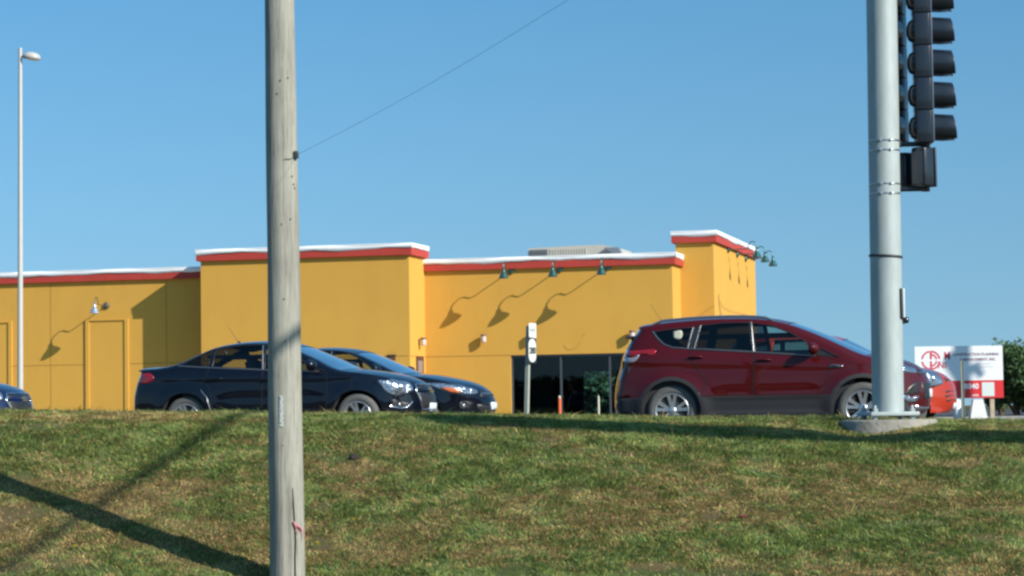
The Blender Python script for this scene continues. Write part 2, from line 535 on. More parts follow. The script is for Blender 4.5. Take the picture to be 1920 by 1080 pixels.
def parapet(name_seed, w0, w1, v0, v1, zt, sides, zw=BW, zr=BR_):
    """band round a volume whose top is zt"""
    e = OH
    x0 = w0 - (e if 'l' in sides else 0); x1 = w1 + (e if 'r' in sides else 0); y0 = v0 - e; y1 = v1 + (e if 'b' in sides else 0)
    b = MB(); t = 0.3
    zb0, zb1 = zt-zw-zr, zt-0.03
    lbox(b, x0, x1, y0, y0+t, zb0, zb1)
    lbox(b, x0, x0+t, y0+t, y1, zb0, zb1) if 'l' in sides else None
    lbox(b, x1-t, x1, y0+t, y1, zb0, zb1) if 'r' in sides else None
    b.build('parapet_band', red, bld)
    b = MB(); g = 0.02
    lbox(b, x0-g, x1+g, y0-g, y0+t+g, zt-0.029, zt)
    if 'l' in sides: lbox(b, x0-g, x0+t+g, y0+t+g+0.001, y1, zt-0.029, zt)
    if 'r' in sides: lbox(b, x1-t-g, x1+g, y0+t+g+0.001, y1, zt-0.029, zt)
    wavy(b, (x0-0.01, y0), (x1+0.01, y0), (0,-1), zt-0.002, zt-zw, name_seed)
    if 'l' in sides: wavy(b, (x0, y0), (x0, y1), (-1,0), zt-0.002, zt-zw, name_seed+1)
    if 'r' in sides: wavy(b, (x1, y0), (x1, y1), (1,0), zt-0.002, zt-zw, name_seed+2)
    b.build('coping', wht, bld)
VBK = VC + 16
# wing A
b = MB(); lbox(b, wA0, wB0, VA, VBK, GB, zA-0.05); b.build('wall', yel, bld)
parapet(10, wA0, wB0, VA, VBK, zA, 'l')
# tower B
b = MB(); lbox(b, wB0, wBC, VB, VC+0.25, GB, zB-0.05); b.build('wall', yel, bld)
parapet(20, wB0, wBC, VB, VC+0.12, zB, 'lr')
# tower D
b = MB(); lbox(b, wD0, wD1, VD, VD1, GB, zD-0.05); b.build('wall', yel, bld)
parapet(30, wD0, wD1, VD, VD1, zD, 'lr')
# wing C: hollow, glazed
gl0 = atv(958, 720, VC)[0]; gl1 = atv(1238, 720, VC)[0]; gzt = atv(1060, 664, VC)[2]; gzb = GB + 0.06
T = 0.25
b = MB()
lbox(b, wBC+0.002, gl0, VC, VC+T, GB, zC-0.05)
lbox(b, gl1, wCD, VC, VC+T, GB, zC-0.05)
lbox(b, gl0, gl1, VC, VC+T, gzt, zC-0.05)
lbox(b, wCD-T, wCD, VC+T, VBK, GB, zC-0.05)
b.build('wall', yel, bld)
parapet(40, wBC+0.002, wCD, VC, VD-0.01, zC, 'r')
b = MB(); lbox(b, wBC, wCD-T, VC+T, VBK, zC-0.55, zC-0.45); b.build('roof', roofm, bld)
# room behind the glass with an opening in the far wall
br0 = atv(1093, 697, VBK-0.6); brz = br0[2]
b = MB()
lbox(b, wBC+0.01, br0[0], VBK-0.6, VBK-0.4, GB, zC-0.56)
lbox(b, br0[0], wCD-T-0.01, VBK-0.6, VBK-0.4, brz, zC-0.56)
lbox(b, wBC+0.01, wCD-T-0.01, VC+T+0.02, VBK-0.62, GB-0.1, GB+0.05)
lbox(b, wBC+0.012, wBC+0.2, VC+T+0.02, VBK-0.62, GB+0.051, zC-0.56)
b.build('inner_wall', inner, bld)
glz = glass_mat('tinted_glass', (0.60,0.66,0.66), 1.45, 0.75)
win = MB()
lbox(win, gl0+0.05, gl1-0.05, VC+0.12, VC+0.13, gzb, gzt-0.05)
g_o = win.build('storefront_glass', glz, bld)
fr = MB()
lbox(fr, gl0, gl1, VC+0.06, VC+0.18, gzt-0.06, gzt); lbox(fr, gl0, gl1, VC+0.06, VC+0.18, GB, gzb)
wms = [gl0+0.025] + [atv(px, 720, VC)[0] for px in (1051, 1143, 1236)]
for wm in wms: lbox(fr, wm-0.025, wm+0.025, VC+0.07, VC+0.17, gzb, gzt-0.06)
fr.build('mullion', mat('mullion_metal', (0.10,0.11,0.12), 0.4, metal=0.5), g_o)
# control joints (grooves) - each 3 mm proud strip
jb = MB()
def jh(px0, px1, py, v, pym):
    a = atv(px0, pym, v); c = atv(px1, pym, v); lbox(jb, a[0], c[0], v-0.003, v+0.01, py-0.012, py+0.012)
zJ = atv(700, 670, VB)[2]
zjA = atv(120, 684.5, VA)[2]; zjC = atv(880, 667.5, VC)[2]
jh(-260, 158, zjA, VA, 684); jh(244, 377, zjA, VA, 680)
jh(380, 766, zjC, VB, 670); jh(799, 957, zjC, VC, 668)
for px in (95, 312, -130):
    a = atv(px, 600, VA); lbox(jb, a[0]-0.010, a[0]+0.010, VA-0.0035, VA+0.01, GB, zA-0.35)
lbox(jb, wBC-0.01, wBC+0.003, VB+0.02, VC-0.02, zjC-0.012, zjC+0.012)
jb.build('control_joint', joint, bld)
# blind door surrounds on the left wing
for (pl, pr, pt) in ((161, 241, 599), (-60, 23, 604)):
    a = atv(pl, pt, VA); c = atv(pr, pt, VA)
    f = MB(); d_ = 0.045; k_ = 0.11
    lbox(f, a[0], a[0]+k_, VA-d_, VA+0.02, GB, a[2]); lbox(f, c[0]-k_, c[0], VA-d_, VA+0.02, GB, a[2])
    lbox(f, a[0]+k_, c[0]-k_, VA-d_, VA+0.02, a[2]-0.05, a[2])
    f.build('door_surround', yel, bld)
    f = MB(); lbox(f, a[0]+k_, c[0]-k_, VA-0.012, VA+0.01, GB, a[2]-0.05); f.build('door_panel', yel, bld)
# narrow window in the side of tower B and the small vent on its front
v0 = atw(780, 680, wBC)[1]; v1 = atw(793, 680, wBC)[1]; zt = atw(786, 668, wBC)[2]; zb = GB+0.3
f = MB(); lbox(f, wBC+0.004, wBC+0.03, v0, v1, zb, zt); wf = f.build('window', mat('brown_frame', (0.09,0.04,0.025), 0.6), bld)
f = MB(); lbox(f, wBC+0.031, wBC+0.036, v0+0.10, v1-0.13, zb+0.1, zt-0.12); f.build('pane', mat('dull_pane', (0.22,0.19,0.20), 0.25), wf)
a = atv(728, 667, VB); c = atv(742, 675, VB)
f = MB(); lbox(f, a[0], c[0], VB-0.05, VB+0.01, c[2], a[2]); lbox(f, a[0]-0.02, c[0]+0.02, VB-0.08, VB+0.01, a[2]+0.001, a[2]+0.03); f.build('vent', mat('vent_brown', (0.10,0.06,0.04), 0.6), bld)
# marks darker than the stucco: removed-sign arc on wing C, strips on tower D
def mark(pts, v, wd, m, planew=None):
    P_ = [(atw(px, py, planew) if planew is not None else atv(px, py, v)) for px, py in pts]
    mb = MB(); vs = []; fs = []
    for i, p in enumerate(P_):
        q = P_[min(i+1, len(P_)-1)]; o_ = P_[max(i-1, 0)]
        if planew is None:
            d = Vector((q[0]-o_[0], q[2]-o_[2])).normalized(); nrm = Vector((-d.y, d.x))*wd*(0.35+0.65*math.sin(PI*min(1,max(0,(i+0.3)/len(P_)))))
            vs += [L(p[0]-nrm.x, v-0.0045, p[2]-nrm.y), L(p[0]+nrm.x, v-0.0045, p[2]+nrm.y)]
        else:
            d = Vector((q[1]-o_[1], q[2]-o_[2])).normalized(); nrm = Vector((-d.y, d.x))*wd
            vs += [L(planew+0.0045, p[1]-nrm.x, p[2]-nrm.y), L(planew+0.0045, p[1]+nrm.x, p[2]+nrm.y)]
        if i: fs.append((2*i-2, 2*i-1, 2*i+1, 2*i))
    mb.add(vs, fs); mb.build('wall_mark', m, bld)
stm = mat('mark_ochre', (0.50,0.26,0.045), 0.9)
stm2 = mat('mark_ochre_dark', (0.36,0.19,0.04), 0.9)
mark([(1057,646),(1060,652),(1066,655.5),(1074,655),(1082,650),(1087,642)], VC, 0.022, stm)
mark([(1090,634),(1094,628),(1096,625)], VC, 0.022, stm)
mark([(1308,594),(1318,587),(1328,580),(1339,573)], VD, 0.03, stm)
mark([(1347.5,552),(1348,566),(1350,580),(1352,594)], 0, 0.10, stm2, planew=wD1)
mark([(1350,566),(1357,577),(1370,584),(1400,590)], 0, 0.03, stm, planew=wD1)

# roof-top unit
vH = VC + 7
a = atv(990, 466, vH); c = atv(1165, 460, vH)
zr = zC-0.45
hv = thing('rooftop_air_unit', 'beige ribbed air conditioning unit standing on the roof behind the white parapet', 'air conditioner', wv(a[0], vH, zr), -TH)
W_ = c[0]-a[0]; H0 = a[2]-zr; H1 = atv(1100, 460, vH)[2]-zr
b = MB()
xm = W_*0.80
b.prism([(0,0),(W_,0),(W_*0.985,H0*0.93),(xm,H1),(W_*0.5,H1),(0,H0)], 0, 1.8)
for k in range(14): b.box(W_*0.24+k*0.085, W_*0.24+k*0.085+0.03, -0.02, 0.0, 0.1, H0-0.05)
beige = mat('beige_metal', (0.50,0.47,0.40), 0.5, var=0.05)
hb = b.build('casing', beige, hv)
b = MB(); b.box(0.06, W_*0.21, -0.03, -0.002, 0.1, H0-0.05)
for k in range(5): b.box(0.08, W_*0.2, -0.045, -0.03, H0-0.5+k*0.09, H0-0.47+k*0.09)
b.build('grille', mat('grey_grille', (0.12,0.14,0.15), 0.5), hv)
b = MB(); b.prism([(xm+0.1,H1-0.10),(W_*0.99,H1-0.12),(W_*1.03,H1-0.42),(xm+0.38,H0-0.25)], -0.35, -0.02); b.build('intake_hood', mat('hood_grey', (0.30,0.32,0.35), 0.4, metal=0.5), hv)

# goose-neck lamps
teal = mat('teal_enamel', (0.045,0.13,0.11), 0.28, metal=0.55, coat=0.6, var=0.1)
galv = mat('brushed_shade', (0.42,0.48,0.45), 0.3, metal=0.5)
def gooseneck(name, label, wc, v, z, rz, shade_m, arm_m, group, D=0.62):
    t = thing(name, label, 'wall lamp', wv(wc, v, z), rz, group)
    # local: wall at y=0, outwards is -y
    b = MB(); b.lathe([(0.001,0.0),(0.095,0.0),(0.10,0.03),(0.06,0.06),(0.02,0.065)], 20, Matrix.Rotation(PI/2, 4, 'X')); b.build('wall_plate', arm_m, t)
    pts = [(0,-0.05,0.0),(0,-0.12,0.03),(0,-0.18,0.10),(0,-0.25,0.17)]
    for k in range(9):
        a_ = PI - k*PI/8*1.0
        pts.append((0, -D+0.17*1.0 - 0.17*(-math.cos(a_)) - 0.0, 0.20+0.12*math.sin(a_)))
    pts = [(0,-0.04,0.0),(0,-0.25,0.0),(0,-0.50,0.0),(0,-0.57,0.02),(0,-0.61,0.09),(0,-0.65,0.17),(0,-0.71,0.215),(0,-0.78,0.20),(0,-0.825,0.13),(0,-0.84,0.02)]
    b = MB(); b.tube(pts, 0.014, 8); b.build('arm', arm_m, t)
    m_ = Matrix.Translation((0,-0.84,0)) @ Matrix.Scale(0.88, 4)
    b = MB(); b.lathe([(0.001,0.05),(0.035,0.05),(0.04,-0.04),(0.07,-0.10),(0.125,-0.20),(0.155,-0.28),(0.16,-0.285),(0.150,-0.28),(0.12,-0.20),(0.06,-0.10),(0.03,-0.05)], 24, m_); b.build('shade', shade_m, t)
    return t
for i, (px, py, pos) in enumerate(((958,508,'left'), (1049,505,'middle'), (1139,501,'right'))):
    p = atv(px, py, VC)
    gooseneck('gooseneck_lamp', 'teal gooseneck lamp under the red band, %s of the three on the glazed front' % pos, p[0], VC, p[2], -TH, teal, teal, 'gooseneck lamps on the yellow building')
p = atv(200, 573, VA)
silv = mat('silver_shade', (0.75,0.78,0.80), 0.2, metal=0.8)
gooseneck('gooseneck_lamp', 'bright silver gooseneck lamp above the blind door on the left wing', p[0], VA, p[2], -TH, silv, mat('dark_arm', (0.10,0.09,0.07), 0.5), 'gooseneck lamps on the yellow building')
for i, (px, py, pos) in enumerate(((1364,468,'nearest'), (1381,477,'middle'), (1397,485,'farthest'))):
    p = atw(px, py, wD1)
    gooseneck('gooseneck_lamp', 'teal gooseneck lamp on the end tower side wall, %s of three' % pos, wD1, p[1], p[2], -TH+PI/2, teal, teal, 'gooseneck lamps on the yellow building', D=0.62)

# small wall sconces
sw = mat('sconce_white', (0.62,0.52,0.47), 0.4); sb = mat('sconce_brown', (0.16,0.09,0.06), 0.5)
def sconce(label, wc, v, z, rz):
    t = thing('wall_sconce', label, 'wall lamp', wv(wc, v, z), rz, 'small wall sconces on the yellow building')
    b = MB(); b.box(-0.05,0.05,-0.03,0,-0.08,0.08,0.008); b.box(-0.02,0.02,-0.12,-0.03,0.05,0.08,0.005); b.build('bracket', sb, t)
    b = MB(); b.lathe([(0.001,0.12),(0.075,0.12),(0.08,0.10),(0.08,0.06)], 18, Matrix.Translation((0,-0.14,0))); b.build('cap', sb, t)
    b = MB(); b.lathe([(0.074,0.058),(0.074,-0.08),(0.06,-0.11),(0.001,-0.115)], 18, Matrix.Translation((0,-0.14,0))); b.build('cylinder', sw, t)
for (px, py, lb) in ((909,635,'small pinkish wall sconce left of the storefront glass'), (1003,630,'small wall sconce just right of the route sign'), (1187,628,'small wall sconce behind the tail of the red SUV')):
    p = atv(px, py, VC); sconce(lb, p[0], VC, p[2], -TH)
p = atw(785, 641, wBC); sconce('small wall sconce above the narrow window on the tower side', wBC, p[1], p[2], -TH+PI/2)

# ------------------------------------------------------------------ trees
def tree(name, label, cat, loc, cr_, rx, rz_, base, nl, seed, leaf=0.16, group=None, cols=((0.04,0.085,0.035),(0.07,0.13,0.045),(0.105,0.17,0.06)), lobes=9):
    r = np.random.default_rng(seed)
    t = thing(name, label, cat, loc, 0, group)
    b = MB(); b.tube([(0,0,-0.1),(0.05,0,base*0.5),(0,0.05,base+rz_*0.7)], [0.16,0.13,0.05], 8)
    for k in range(6):
        a_ = k*1.05+seed; b.tube([(0,0,base*0.6+0.1*k),(math.cos(a_)*rx*0.4,math.sin(a_)*rx*0.4,base+rz_*(0.4+0.1*k)),(math.cos(a_)*rx*0.7,math.sin(a_)*rx*0.7,base+rz_*(0.7+0.12*k))],[0.06,0.04,0.015],6)
    b.build('trunk', mat('bark', (0.10,0.075,0.05), 0.9, var=0.3, vscale=12), t)
    cen = np.stack([r.normal(0,rx*0.42,lobes), r.normal(0,rx*0.42,lobes), base+rz_+r.uniform(-0.62,0.62,lobes)*rz_], 1)
    rad = r.uniform(0.30,0.55,lobes)*min(rx,rz_)
    which = r.integers(0, lobes, nl)
    d = r.normal(size=(nl,3)); d /= np.linalg.norm(d,axis=1)[:,None]
    rr = rad[which]*(r.random(nl)**0.45)*(1+0.3*r.normal(size=nl))
    C = cen[which] + d*rr[:,None]*np.array([1,1,1.15])
    C[:,2] = np.maximum(C[:,2], 0.15)
    a1 = r.normal(size=(nl,3)); a1 /= np.linalg.norm(a1,axis=1)[:,None]
    a2 = np.cross(a1, r.normal(size=(nl,3))); a2 /= np.linalg.norm(a2,axis=1)[:,None]
    sz = leaf*r.uniform(0.5,1.2,nl)[:,None]
    V = np.stack([C-a1*sz, C+a2*sz*0.5, C+a1*sz, C-a2*sz*0.5], 1)
    me = bpy.data.meshes.new('crown')
    me.vertices.add(nl*4); me.vertices.foreach_set('co', V.ravel())
    me.loops.add(nl*4); me.loops.foreach_set('vertex_index', np.arange(nl*4))
    me.polygons.add(nl); me.polygons.foreach_set('loop_start', np.arange(0,nl*4,4)); me.polygons.foreach_set('loop_total', np.full(nl,4))
    me.update()
    cs = np.array(cols)[r.integers(0,len(cols),nl)]*r.uniform(0.7,1.3,(nl,1))
    ca = me.color_attributes.new('Col','FLOAT_COLOR','POINT')
    ca.data.foreach_set('color', np.repeat(np.concatenate([cs,np.ones((nl,1))],1),4,axis=0).ravel())
    o = bpy.data.objects.new('crown', me); COL.objects.link(o); o.parent = t
    if 'leaf' not in MATS: MATS['leaf'] = attr_mat('leaf','Col',0.55,0.3,0.3)
    me.materials.append(MATS['leaf'])
    return t
k = 0
for (px, Y, rx, rz_, base, lb) in ((1874, 86, 0.62, 1.12, 0.1, 'low dark shrubby tree peeping out above the right corner of the white sign board'),
                             (1902, 82, 0.85, 1.28, 0.1, 'dense dark tree right of the sign board, before the right edge'),
                             (1932, 86, 1.2, 1.35, 0.1, 'dark tree cut by the right edge of the photo'),
                             (1960, 82, 1.2, 1.3, 0.1, 'dark tree just past the right edge beyond the pavement')):
    p = atY(px, 700, Y)
    tree('dense_tree', lb, 'tree', (p.x, Y, -0.4), rx, rx, rz_, base, 15000, 40+k, 0.095, 'dark trees behind the sign board', lobes=20); k += 1
for i, px in enumerate((1092, 1108, 1122, 1137, 1152, 1166, 1182)):
    p = atY(px, 720, 97+i)
    tree('shrub', 'green shrub seen through the storefront glass and far window', 'shrub', (p.x, 97+(i%3)*1.5, -0.4), 1.0, 1.0, 1.6, 0.0, 5000, 60+i, 0.16, 'shrubs behind the restaurant', cols=((0.07,0.17,0.10),(0.10,0.22,0.13),(0.14,0.27,0.16)), lobes=16)

# unseen wood added behind the camera to darken reflections
def wood():
    r = np.random.default_rng(77); n = 26000
    C = np.stack([r.uniform(-90,110,n), r.uniform(-62,-50,n), np.zeros(n)], 1)
    C[:,2] = r.random(n)*(2.2 + 3.6*fbm(C[:,0]*0.12, C[:,1]*0.1, 5, 3)) - 1.2
    a1 = r.normal(size=(n,3)); a1 /= np.linalg.norm(a1,axis=1)[:,None]
    a2 = np.cross(a1, r.normal(size=(n,3))); a2 /= np.linalg.norm(a2,axis=1)[:,None]
    V = np.stack([C-a1*0.6, C+a2*0.4, C+a1*0.6, C-a2*0.4], 1)
    me = bpy.data.meshes.new('reflection_wood'); me.from_pydata(V.reshape(-1,3).tolist(), [], np.arange(n*4).reshape(-1,4).tolist())
    o = bpy.data.objects.new('reflection_wood', me); COL.objects.link(o); me.materials.append(mat('reflection_leaf', (0.04,0.065,0.025), 0.7, var=0.3, vscale=0.5))
    tag(o, 'unseen wood added behind the viewer to darken reflections', 'wood', kind='stuff')
wood()
# ------------------------------------------------------------------ sign board
Yb = 50.0
def bp(px, py): return atY(px, py, Yb)
bl, br_ = bp(1717, 748), bp(1882, 748); tl = bp(1717, 649.5); zt = (tl.z + bp(1881, 648).z)/2; zb = bl.z; zr_ = bp(1800, 713.5).z
sg = thing('sign_board', 'large white and red company sign board on wooden posts beside the far grass', 'sign', (bl.x, Yb, -0.42), 0)
def S2(px, py): p = bp(px, py); return (p.x-bl.x, p.z+0.42)
Wd = br_.x-bl.x; z0 = zb+0.42; z1 = zt+0.42; zm = zr_+0.42
b = MB(); b.box(0, Wd, 0, 0.03, zm, z1); b.build('board', mat('sign_white', (0.74,0.75,0.77), 0.5, var=0.02), sg)
b = MB(); b.box(0, Wd, -0.001, 0.03, z0, zm-0.001); b.build('red_panel', mat('sign_red', (0.62,0.025,0.03), 0.45), sg)
for px in (1735, 1861):
    b = MB(); x_, _ = S2(px, 750); b.box(x_-0.045, x_+0.045, 0.031, 0.12, -0.3, z1-0.05)
    b.build('post', mat('sign_post_wood', (0.45,0.36,0.26), 0.8, var=0.15, vscale=10), sg)
lred = mat('logo_red', (0.60,0.05,0.09), 0.5)
cx_, cz_ = S2(1745.5, 675.5)
rr_ = 18.2/F*Yb
b = MB()
def arc(c, r0, r1, a0, a1, sx=1.0, n=20):
    vs = []; fs = []
    for i in range(n+1):
        a_ = R(a0+(a1-a0)*i/n)
        for rr in (r0, r1): vs.append((c[0]+rr*math.cos(a_)*sx, -0.004, c[1]+rr*math.sin(a_)))
        if i: fs.append((2*i-2, 2*i-1, 2*i+1, 2*i))
    b.add(vs, fs)
arc((cx_,cz_), rr_*0.82, rr_, 100, 172); arc((cx_,cz_), rr_*0.82, rr_, 188, 262)
arc((cx_,cz_), rr_*0.82, rr_, 8, 88); arc((cx_,cz_), rr_*0.82, rr_, -88, -8)
arc((cx_+0.0,cz_), rr_*0.50, rr_*0.67, 8, 80); arc((cx_,cz_), rr_*0.50, rr_*0.67, -80, -8)
b.box(cx_-0.02, cx_+0.022, -0.005, -0.002, cz_+0.02, cz_+rr_*0.95); b.box(cx_-0.02, cx_+0.022, -0.005, -0.002, cz_-rr_*0.95, cz_-0.02)
b.build('logo', lred, sg)
x_, z_ = S2(1767, 673); text_mesh('logo_letter', 'M', 0.235, lred, sg, (x_+0.03, -0.003, z_-0.01), bold=0.003, sx=0.8)
x_, z_ = S2(1758, 691); text_mesh('logo_letter', 'NI', 0.19, lred, sg, (x_, -0.003, z_+0.005), bold=0.002)
dk = mat('sign_text', (0.28,0.16,0.20), 0.6); gy_ = mat('sign_text_grey', (0.50,0.48,0.50), 0.6)
wtxt = mat('sign_white_text', (0.8,0.8,0.8), 0.5)
x_, z_ = S2(1873, 666); text_mesh('lettering', 'CONSTRUCTION PLANNING', 0.080, dk, sg, (x_, -0.003, z_), bold=0.0022, align='RIGHT', sx=0.93)
x_, z_ = S2(1868, 675.5); text_mesh('lettering', '& MANAGEMENT, INC.', 0.080, dk, sg, (x_, -0.003, z_), bold=0.0022, align='RIGHT', sx=0.95)
for py, xa, xb in ((682, 1836, 1858), (687.5, 1836, 1862)):
    b = MB(); p = S2(xa, py); q = S2(xb, py)
    n_ = 9
    for i in range(n_):
        if i > 0: continue
        xx = p[0]+(q[0]-p[0])*i/n_; b.box(xx, q[0], -0.003, -0.001, p[1]-0.010, p[1]+0.006)
    b.build('fine_print', gy_, sg)
x_, z_ = S2(1835, 728.5); text_mesh('phone_number', '-8040', 0.155, wtxt, sg, (x_, -0.004, z_), bold=0.004, align='RIGHT')
x_, z_ = S2(1835, 742.5); text_mesh('web_address', '.com', 0.075, wtxt, sg, (x_, -0.004, z_), bold=0.002, align='RIGHT')
p = S2(1841.5, 743); q = S2(1864, 716.5)
b = MB(); b.box(p[0], q[0], -0.006, -0.002, p[1], q[1]); b.build('blank_square', mat('blank_white', (0.60,0.66,0.64), 0.5), sg)

# thin metal post in front of the board and the white marker under it
p = atY(1806, 775, 47.5)
t = thing('metal_post', 'thin grey green metal post standing in front of the white sign board', 'post', (p.x, 47.5, -0.42), 0)
top = atY(1806, 676, 47.5).z+0.42
b = MB(); b.prism([(-0.032,0),(-0.018,0.022),(0.018,0.022),(0.032,0),(0.026,-0.004),(0.012,0.014),(-0.012,0.014),(-0.026,-0.004)], -0.2, top, 'z'); b.build('channel', mat('post_green_grey', (0.26,0.28,0.24), 0.6, metal=0.3, var=0.1), t)
p = atY(1833, 775, 49.2)
t = thing('white_marker_block', 'white tapered block standing on the grass under the sign board', 'marker', (p.x, 49.2, -0.42), 0)
zz = atY(1833, 749, 49.2).z+0.42
b = MB(); b.prism([(-0.22,-0.1),(0.24,-0.1),(0.10,zz),(-0.10,zz)], -0.12, 0.12); b.build('block', mat('marker_white', (0.75,0.75,0.72), 0.6, var=0.05), t)
b = MB(); b.box(-0.23,0.25,-0.14,0.14,-0.12,0.02,0.01); b.build('base', conc, t)
p = atY(1795, 760, 49.4)
t = thing('white_marker_drum', 'small round white marker drum left of the thin post under the sign', 'marker', (p.x, 49.4, -0.42), 0)
zz = atY(1795, 748, 49.4).z+0.42
b = MB(); b.lathe([(0.001,-0.05),(0.08,-0.05),(0.085,zz*0.5),(0.07,zz-0.03),(0.001,zz)], 18); b.build('drum', MATS['marker_white'], t)
b = MB(); b.lathe([(0.09,0.0),(0.11,0.0),(0.11,0.03),(0.085,0.035)], 18); b.build('foot', mat('rubber', (0.03,0.03,0.03), 0.8), t)

# ------------------------------------------------------------------ route sign on post
Yr = 45.0
pb = atY(986, 768, Yr); pt = atY(991, 606, Yr)
t = thing('route_sign', 'narrow looking white route sign with black border on a square post before the storefront', 'road sign', (pb.x, Yr, -0.42), 0)
rt = R(62)                          # plates turned well away from the camera
zt = pt.z+0.42; lx = pt.x-pb.x
pw = mat('route_post', (0.33,0.35,0.30), 0.8, var=0.1, vscale=14)
b = MB()
rm = Matrix.Rotation(rt, 4, 'Z')
bm = bmesh.new(); bmesh.ops.create_cube(bm, size=1)
for v in bm.verts:
    z = -0.2 + (v.co.z+0.5)*(zt-0.05+0.2)
    v.co = rm @ Vector((v.co.x*0.07, v.co.y*0.07, 0)) + Vector((lx*z/zt, 0, z))
b.addbm(bm); b.build('post', pw, t)
def plate(z0, z1, wd, name, m, off, rad=0.0, inset=0.0):
    b = MB(); pts = []
    a0, a1 = -wd/2+inset, wd/2-inset; c0, c1 = z0+inset, z1-inset; rd = max(rad, 0.005)
    for (cx, cz, s0) in ((a1-rd,c1-rd,0),(a0+rd,c1-rd,90),(a0+rd,c0+rd,180),(a1-rd,c0+rd,270)):
        for k in range(7): a_ = R(s0+15*k); pts.append((cx+rd*math.cos(a_), cz+rd*math.sin(a_)))
    b.prism(pts, off-0.002, off)
    o = b.build(name, m, t); o.rotation_euler = (0,0,rt); o.location = (lx*((z0+z1)/2)/zt+0.035, 0, 0)
    return o
blk = mat('sign_black', (0.02,0.02,0.022), 0.5); wsg = mat('sign_face_white', (0.60,0.62,0.58), 0.4)
zA1 = zt; zA0 = atY(990, 633, Yr).z+0.42; zB1 = zA0-0.012; zB0 = atY(989, 681, Yr).z+0.42
wP = 0.34
plate(zA0, zA1, wP*0.9, 'header_plate', wsg, -0.05, 0.02)
plate(zB0, zB1, wP, 'route_plate', blk, -0.05, 0.01)
o = plate(zB0+0.02, zB1-0.015, wP-0.03, 'route_disc', wsg, -0.054, 0.13)
for (s_, sz_, zc) in (('WEST', 0.09, (zA0+zA1)/2-0.03),):
    o = text_mesh('direction_word', s_, sz_, mat('sign_grey_text',(0.25,0.27,0.27),0.6), t, (0,0,0), align='CENTER', bold=0.001)
    o.rotation_euler = (PI/2, 0, rt); o.location = Vector((lx*0.9+0.035, 0, zc)) + rm @ Vector((0,-0.056,0))
o = text_mesh('route_number', '280', 0.17, blk, t, (0,0,0), align='CENTER', bold=0.004)
o.rotation_euler = (PI/2, 0, rt); o.location = Vector((lx*0.8+0.035, 0, (zB0+zB1)/2-0.055)) + rm @ Vector((0,-0.06,0))

# delineator posts by the storefront
for (px, ytop, m_, lb, nm, rad) in ((1049.5, 742, 'o', 'short orange marker post with pale top before the storefront glass', 'marker_post', 0.034), (1122.5, 742, 'w', 'thin short cream marker post before the green window view', 'marker_post', 0.022)):
    Y = 52; p = atY(px, 768, Y); zt2 = atY(px, ytop, Y).z+0.4
    t = thing(nm, lb, 'bollard', (p.x, Y, -0.40), 0, 'marker posts before the storefront')
    b = MB(); b.lathe([(rad,-0.1),(rad,zt2*0.93)],16); b.build('stem', mat('orange_plastic',(0.75,0.13,0.03),0.5) if m_=='o' else mat('cream_plastic',(0.62,0.56,0.45),0.6), t)
    b = MB(); b.lathe([(rad*0.8,zt2*0.93),(rad*0.8,zt2-0.02),(rad*0.5,zt2),(0.001,zt2)],16); b.build('cap', MATS.get('cream_plastic') or mat('cream_plastic',(0.62,0.56,0.45),0.6), t)

# ------------------------------------------------------------------ lot lamp at the left
Yl = 56.0
pb = atY(38, 745, Yl); pt = atY(38, 90, Yl)
t = thing('street_lamp', 'tall pale street lamp with one shoebox head at the left edge', 'street lamp', (pb.x, Yl, -0.42), 0)
H = pt.z+0.42; dx = pt.x-pb.x
pm = mat('pale_painted_pole', (0.46,0.45,0.42), 0.45, var=0.04)
b = MB(); b.tube([(0,0,0.5),(dx,0,H)], [0.072,0.045], 16); b.build('pole', pm, t)
b = MB(); b.lathe([(0.001,0.5),(0.11,0.5),(0.13,0.46),(0.13,0.42),(0.30,0.40),(0.30,-0.2),(0.001,-0.2)], 20); b.build('footing', conc, t)
b = MB(); zh = atY(60, 107, Yl).z+0.42
b.tube([(dx,0,zh+0.03),(dx+0.12,0,zh+0.03)],0.03,8)
b.build('arm', pm, t)
b = MB(); b.lathe([(0.001,0.11),(0.10,0.105),(0.19,0.06),(0.225,0.0),(0.22,-0.05),(0.20,-0.06),(0.001,-0.06)], 24, Matrix.Translation((dx+0.27,0,zh+0.01)) @ Matrix.Rotation(R(8),4,'Y') @ Matrix.Diagonal((1,0.8,1,1)))
b.build('lamp_head', mat('lamp_head_grey', (0.42,0.42,0.40), 0.4), t)
b = MB(); b.lathe([(0.001,-0.075),(0.12,-0.07),(0.17,-0.055)], 20, Matrix.Translation((dx+0.30,0,zh+0.0)) @ Matrix.Rotation(R(8),4,'Y')); b.build('lens', mat('lamp_lens', (0.75,0.75,0.72), 0.2), t)

